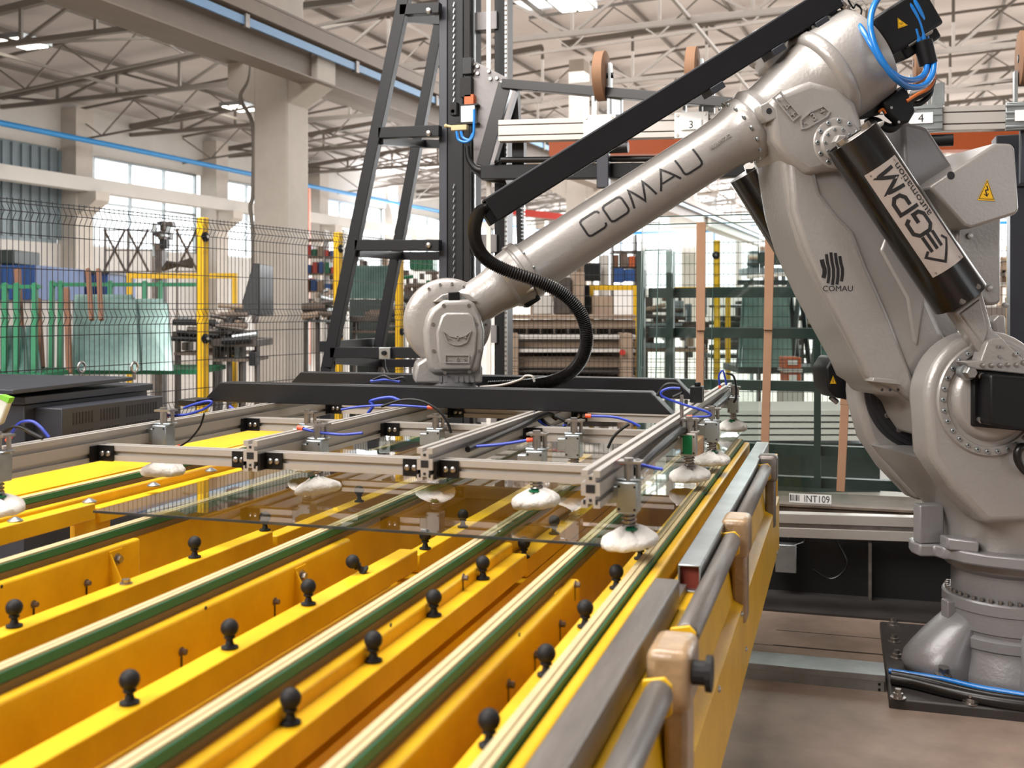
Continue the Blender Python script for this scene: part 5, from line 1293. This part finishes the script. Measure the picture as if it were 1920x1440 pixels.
# yellow frames
def yframe(x0, x1, yt, Z, label, m='yellow_b'):
    t_ = thing('yellow_barrier', foot((x0+x1)/2, Z), label, 'barrier')
    Zb(x0, x1, yt, yt+10, Z, .09).build('rail', m, t_)
    for x in (x0, x1-8): Zb(x, x+8, yt+10, ft(Z), Z, .08).build('post', m, t_)
yframe(237, 443, 512, 12.5, 'yellow steel portal frame behind the left fence post')
yframe(1105, 1196, 534, 13, 'yellow steel barrier beside the long beige machine')
yframe(1255, 1370, 538, 13.5, 'yellow steel barrier seen through the rack glass')
yframe(1893, 1990, 460, 11.6, 'yellow steel frame at the right edge behind the fence')
# steel cages, white sacks and dark hopper
cg = thing('steel_cage', foot(285, 17), 'tall dark lattice steel cage in front of the white wall', 'cage')
for x in (195, 238, 285, 330, 368): Zb(x, x+2.5, 428, ft(17), 17, .06).build('cage_post', 'rust', cg)
for y in (430, 468, 508): Zb(195, 370, y, y+2, 17, .05).build('cage_rail', 'rust', cg)
for x in (195, 238, 330):
    for s_ in (0, 1):
        MB().beam(atZ(x if s_ else x+40, 430, 17), atZ(x+40 if s_ else x, 508, 17), .03, .03).build('cage_brace', 'rust', cg)
dk_ = thing('robot_gripper_rig', foot(298, 13.5), 'dark jumbled machine head standing high behind the mesh', 'machine')
for k in range(16):
    x, y = 283+random.random()*28, 412+random.random()*70; w_, h_ = 4+random.random()*10, 5+random.random()*16
    Zb(x, x+w_, y, y+h_, 13.5+random.random()*.5, .15).build('machine_block', ['bmetal', 'black', 'galv', 'rust'][k % 4], dk_, bevel=.01)
Zb(290, 304, 470, ft(13.6), 13.7, .2).build('machine_column', 'bmetal', dk_)
tb = thing('profile_bundle', atZ(335, 500, 13), 'bundle of dark tubes lying on the yellow frame', 'tubes')
for k in range(5): MB().cyl(atZ(305+k*2, 505-k*3, 12.55), atZ(360, 490+k*3-3, 12.8), .028, n=8).build('tube', 'bmetal', tb)
hp_ = MB(); P = [atZ(447, 590, 11.5), atZ(486, 592, 11.5), atZ(486, 494, 11.6), atZ(474, 494, 11.6)]
o = hp_.prism(P, FWD*.7).build('dark_hopper', 'black', bevel=.01); tag(o, 'dark sloping hopper just left of the concrete column', 'hopper')
def machine(x0, x1, y0, y1, Z, label, seed, name='workshop_machine', mats=('bmetal', 'rust', 'black', 'galv', 'beige'), nblk=18, legs=True):
    r_ = random.Random(seed); t_ = thing(name, foot((x0+x1)/2, Z), label, 'machine')
    Zb(x0, x1, y0+(y1-y0)*.42, y0+(y1-y0)*.55, Z, .7).build('machine_bed', mats[0], t_, bevel=.01)
    Zb(x0+4, x1-4, y0+(y1-y0)*.75, y0+(y1-y0)*.80, Z+.1, .6).build('lower_rail', mats[1], t_)
    for k in range(nblk):
        w_ = (x1-x0)*r_.uniform(.04, .16); x = r_.uniform(x0, x1-w_); h_ = (y1-y0)*r_.uniform(.06, .3); y = y0+r_.random()*((y1-y0)*.9-h_)
        Zb(x, x+w_, y, y+h_, Z+r_.uniform(.0, .5), .2).build('machine_block', mats[r_.randrange(len(mats))], t_, bevel=.008)
    for k in range(6):
        x = r_.uniform(x0, x1); y = y0+r_.random()*(y1-y0)*.8; w_ = (x1-x0)*.3
        MB().cyl(atZ(max(x0, x-w_), y+r_.uniform(-6, 6), Z-.03), atZ(min(x1, x+w_), y+r_.uniform(-6, 6), Z-.03), .02+.02*r_.random(), n=8).build('machine_tube', mats[r_.randrange(len(mats))], t_, smooth=40)
    if legs:
        for k in range(4):
            x = x0+(x1-x0)*(.04+.3*k); Zb(x, x+5, y0+(y1-y0)*.5, ft(Z), Z+.15, .12).build('machine_leg', mats[0], t_)
machine(322, 455, 572, 690, 11.2, 'long grimy metal machine between fence post and concrete column', 3)
machine(395, 482, 590, 700, 10.6, 'dark tangled machine with black bucket at the foot of the column', 4)
machine(566, 640, 540, 620, 12.5, 'grimy rollers and rails just right of the concrete column', 5, mats=('bmetal', 'galv', 'beige', 'rust'))
machine(655, 830, 560, 640, 13, 'low pipe machine seen between the mast brace legs', 6, mats=('bmetal', 'rust', 'galv', 'black'))
machine(1890, 1990, 470, 720, 12.5, 'brown cluttered machine at the far right edge behind the fence', 8, mats=('rust', 'bmetal', 'beige', 'black'), nblk=24)
machine(1330, 1600, 560, 700, 14, 'metal machine seen through the rack glass', 9, mats=('bmetal', 'dgreen', 'beige', 'galv'))
machine(568, 650, 470, 600, 19, 'distant pale machine with pipes in the bright gap right of the column', 21, mats=('wallw', 'galv', 'redp', 'bmetal', 'beige'), nblk=22)
machine(655, 735, 470, 560, 20, 'distant grey machinery between the sloping mast legs', 22, mats=('beige', 'wallw', 'redp', 'bmetal'), nblk=16)
machine(752, 822, 505, 600, 17, 'distant machinery between rear brace leg and mast', 23, mats=('bmetal', 'green', 'wallw', 'rust'), nblk=16)
machine(940, 1100, 470, 590, 18, 'distant beige machinery above the long conveyor machine', 24, mats=('beige', 'wallw', 'bmetal', 'galv', 'corru'), nblk=26)
machine(1205, 1330, 540, 690, 15, 'grey machinery behind the left part of the rack glass', 25, mats=('bmetal', 'beige', 'corru', 'wood'), nblk=22)
machine(1400, 1600, 460, 560, 20, 'distant machinery seen between cardboard strip and robot lower arm', 26, mats=('corru', 'wallw', 'bmetal', 'dgreen', 'beige'), nblk=26)
machine(1870, 1990, 440, 560, 19, 'distant machinery at the right edge above the yellow frame', 27, mats=('beige', 'wallw', 'bmetal'), nblk=12)
# shelves with small boxes near the column
sh = thing('tool_shelf', foot(600, 16), 'tall shelf with red green and blue boxes right of the column', 'shelf')
for y in (448, 480, 512, 545): Zb(568, 645, y, y+2.5, 16, .4).build('shelf_board', 'beige', sh)
for x in (568, 606, 642): Zb(x, x+2.5, 430, ft(16), 16, .4).build('shelf_post', 'wallw', sh)
rr_ = random.Random(2); k = 0; cnt_ = {}
ORD = ['leftmost', 'second', 'third', 'fourth', 'fifth', 'sixth', 'seventh']
def lab_box(x, y, mm):
    i = cnt_.get(y, 0); cnt_[y] = i+1
    nm = dict(redp='red', green='green', beige='beige', bluep='blue', wallw='white', wood='brown')[mm]
    return '%s box, %s from the left on the %s board of the tall shelf' % (nm, ORD[i], {480: 'top', 512: 'middle', 545: 'bottom'}[y])
for y in (480, 512, 545):
    x = 571
    while x < 636:
        w_ = rr_.uniform(6, 12); h_ = rr_.uniform(8, 22)
        mm = ['redp', 'green', 'beige', 'bluep', 'wallw', 'wood'][rr_.randrange(6)]; bo = Zb(x, x+w_, y-h_, y, 15.95, .3).build('storage_box', mm); k += 1
        tag(bo, lab_box(x, y, mm), 'box', 'storage boxes on the tall shelf')
        x += w_+3
# green glass behind the mast legs
leanstack(660, 745, 498, 560, 14.5, 2, 'pale green glass sheets between the mast brace legs')
Zb(655, 752, 561, ft(14.4), 14.3, .5).build('stand', 'dgreen', bpy.data.objects['glass_stack.004'])
gc = Zb(768, 812, 480, 505, 14.6, .8).build('green_crate', 'green'); tag(gc, 'green crate above the pale glass behind the mast', 'crate')
for k in range(5): Zb(770+k*9, 773+k*9, 482, 503, 14.57, .03).build('crate_rib', 'green', gc)
# long beige processing line between mast and rack
LM = thing('glass_line_machine', foot(1070, 12), 'long beige conveyor machine behind the mesh right of the mast', 'machine')
for y0, y1, m, z_ in ((590, 598, 'beige', 12), (600, 616, 'beige', 12.1), (628, 636, 'wallw', 11.9), (640, 652, 'beige', 12.05), (655, 661, 'wallw', 11.8), (668, 690, 'beige', 12), (694, 699, 'bmetal', 11.9), (705, 722, 'beige', 12.1), (728, 745, 'bmetal', 12.1)):
    Zb(948, 1192, y0, y1, z_, .5).build('machine_rail', m, LM, bevel=.008)
Zb(948, 1192, 616, 800, 12.7, .1).build('back_panel', 'bmetal', LM)
for k in range(9): Zb(960+k*26, 963+k*26, 616, 630, 11.95, .1).build('support_block', 'bmetal', LM)
for x in (950, 1165): Zb(x, x+22, 625, ft(12), 11.7, .5).build('machine_column', 'beige', LM, bevel=.02)
MB().lathe(atZ(1167, 661, 11.65), -FWD, [(0, .035), (.03, .03)], 12).build('stop_button', 'redp', LM)
for k, (x0, x1, y0, y1, m) in enumerate(((1040, 1070, 520, 590, 'bmetal'), (1072, 1096, 510, 590, 'beige'), (1000, 1035, 555, 590, 'wallw'), (1110, 1150, 555, 592, 'beige'), (1096, 1106, 535, 590, 'black'))):
    Zb(x0, x1, y0, y1, 12.3+.1*k, .4).build('machine_head', m, LM, bevel=.015)
mo = thing('monitor', foot(1112, 13.6), 'black flat monitor on a post above the beige machine', 'monitor')
Zb(1095, 1126, 493, 527, 13.6, .06).build('screen_housing', 'plastic', mo, bevel=.01)
Zb(1108, 1113, 527, ft(13.6), 13.62, .05).build('stand', 'galv', mo)
wcab = Zb(1128, 1142, 478, ft(13.8), 13.8, .4).build('white_cabinet_post', 'wallw', bevel=.02); tag(wcab, 'narrow white equipment post beside the black monitor', 'post')
sh2 = thing('tool_rack', foot(1160, 15), 'rack of hanging tools and boxes above the yellow barrier', 'rack')
for y in (470, 500): Zb(1148, 1194, y, y+3, 15, .4).build('shelf_board', 'bmetal', sh2)
for x in (1148, 1191): Zb(x, x+3, 440, ft(15), 15, .3).build('shelf_post', 'bmetal', sh2)
for k, (x, y, w_, h_, m) in enumerate(((1152, 503, 18, 26, 'bluep'), (1172, 505, 18, 22, 'bluep'), (1152, 478, 8, 22, 'wood'), (1164, 474, 12, 26, 'rust'), (1180, 480, 10, 20, 'orangep'))):
    bo = Zb(x, x+w_, y, y+h_, 14.95, .25).build('rack_box', m); tag(bo, ['blue bin at the left of the tool rack bottom shelf', 'blue bin at the right of the tool rack bottom shelf', 'narrow brown box on the tool rack', 'dark rusty box on the tool rack', 'orange canister on the tool rack'][k], 'box')
# behind the rack glass: dark green A-frames and pale sheets
af = thing('a_frame_rack', foot(1470, 12.5), 'dark green A frame glass trestle seen through the rack glass', 'rack')
for x in (1400, 1440, 1480, 1500, 1540):
    MB().beam(atZ(x, 530, 12.6), atZ(x-16, 690, 12.2), .05, .05).build('frame_leg', 'dgreen', af)
    MB().beam(atZ(x, 530, 12.6), atZ(x+18, 690, 13.0), .05, .05).build('frame_leg', 'dgreen', af)
Zb(1385, 1560, 525, 533, 12.6, .1).build('ridge_rail', 'dgreen', af); Zb(1385, 1560, 688, 700, 12.1, .9).build('foot_rail', 'dgreen', af)
leanstack(1392, 1470, 545, 688, 12.1, 3, 'pale glass sheets leaning on the dark green A frame')
leanstack(1545, 1580, 560, 690, 12.1, 2, 'pale glass sheets behind the robot lower arm')
for i, (x0, x1, y0, y1) in enumerate(((1474, 1503, 670, 692), (1476, 1502, 698, 724))):
    ob = Zb(x0, x1, y0, y1, 11.0, .3).build('orange_box', 'orangep', bevel=.01); tag(ob, ['upper orange box seen through the rack glass', 'lower orange box seen through the rack glass'][i], 'box')
    Zb(x0+4, x1-8, y0+5, y1-8, 10.98, .02).build('box_label', 'white', ob)
st = Zb(1470, 1506, 726, ft(11), 11.0, .3).build('box_stand', 'wallw'); tag(st, 'white stand under the two orange boxes', 'stand')
Zb(1472, 1505, 692, 698, 10.98, .32).build('box_divider', 'wallw', st)
ps = thing('pallet_of_sheets', foot(1450, 9.2), 'low pale stack of boards on the floor behind the rack', 'pallet')
for k in range(5): Zb(1330, 1660, 770+k*12, 778+k*12, 9.0-.03*k, .9).build('board', 'wallw', ps)
Zb(1340, 1650, 832, ft(9), 9.1, .7).build('pallet_base', 'dgreen', ps)
# red crane beams and pale machine far away
rb = MB().beam(atZ(940, 394, 24), atZ(1062, 408, 24), .12, .14).build('red_crane_beam', 'redp'); tag(rb, 'faded red beam far behind the mast', 'beam')
rb = Zb(572, 579, 352, ft(30), 30, .3).build('red_post', 'orangep'); tag(rb, 'thin orange post far away right of the concrete column', 'post')
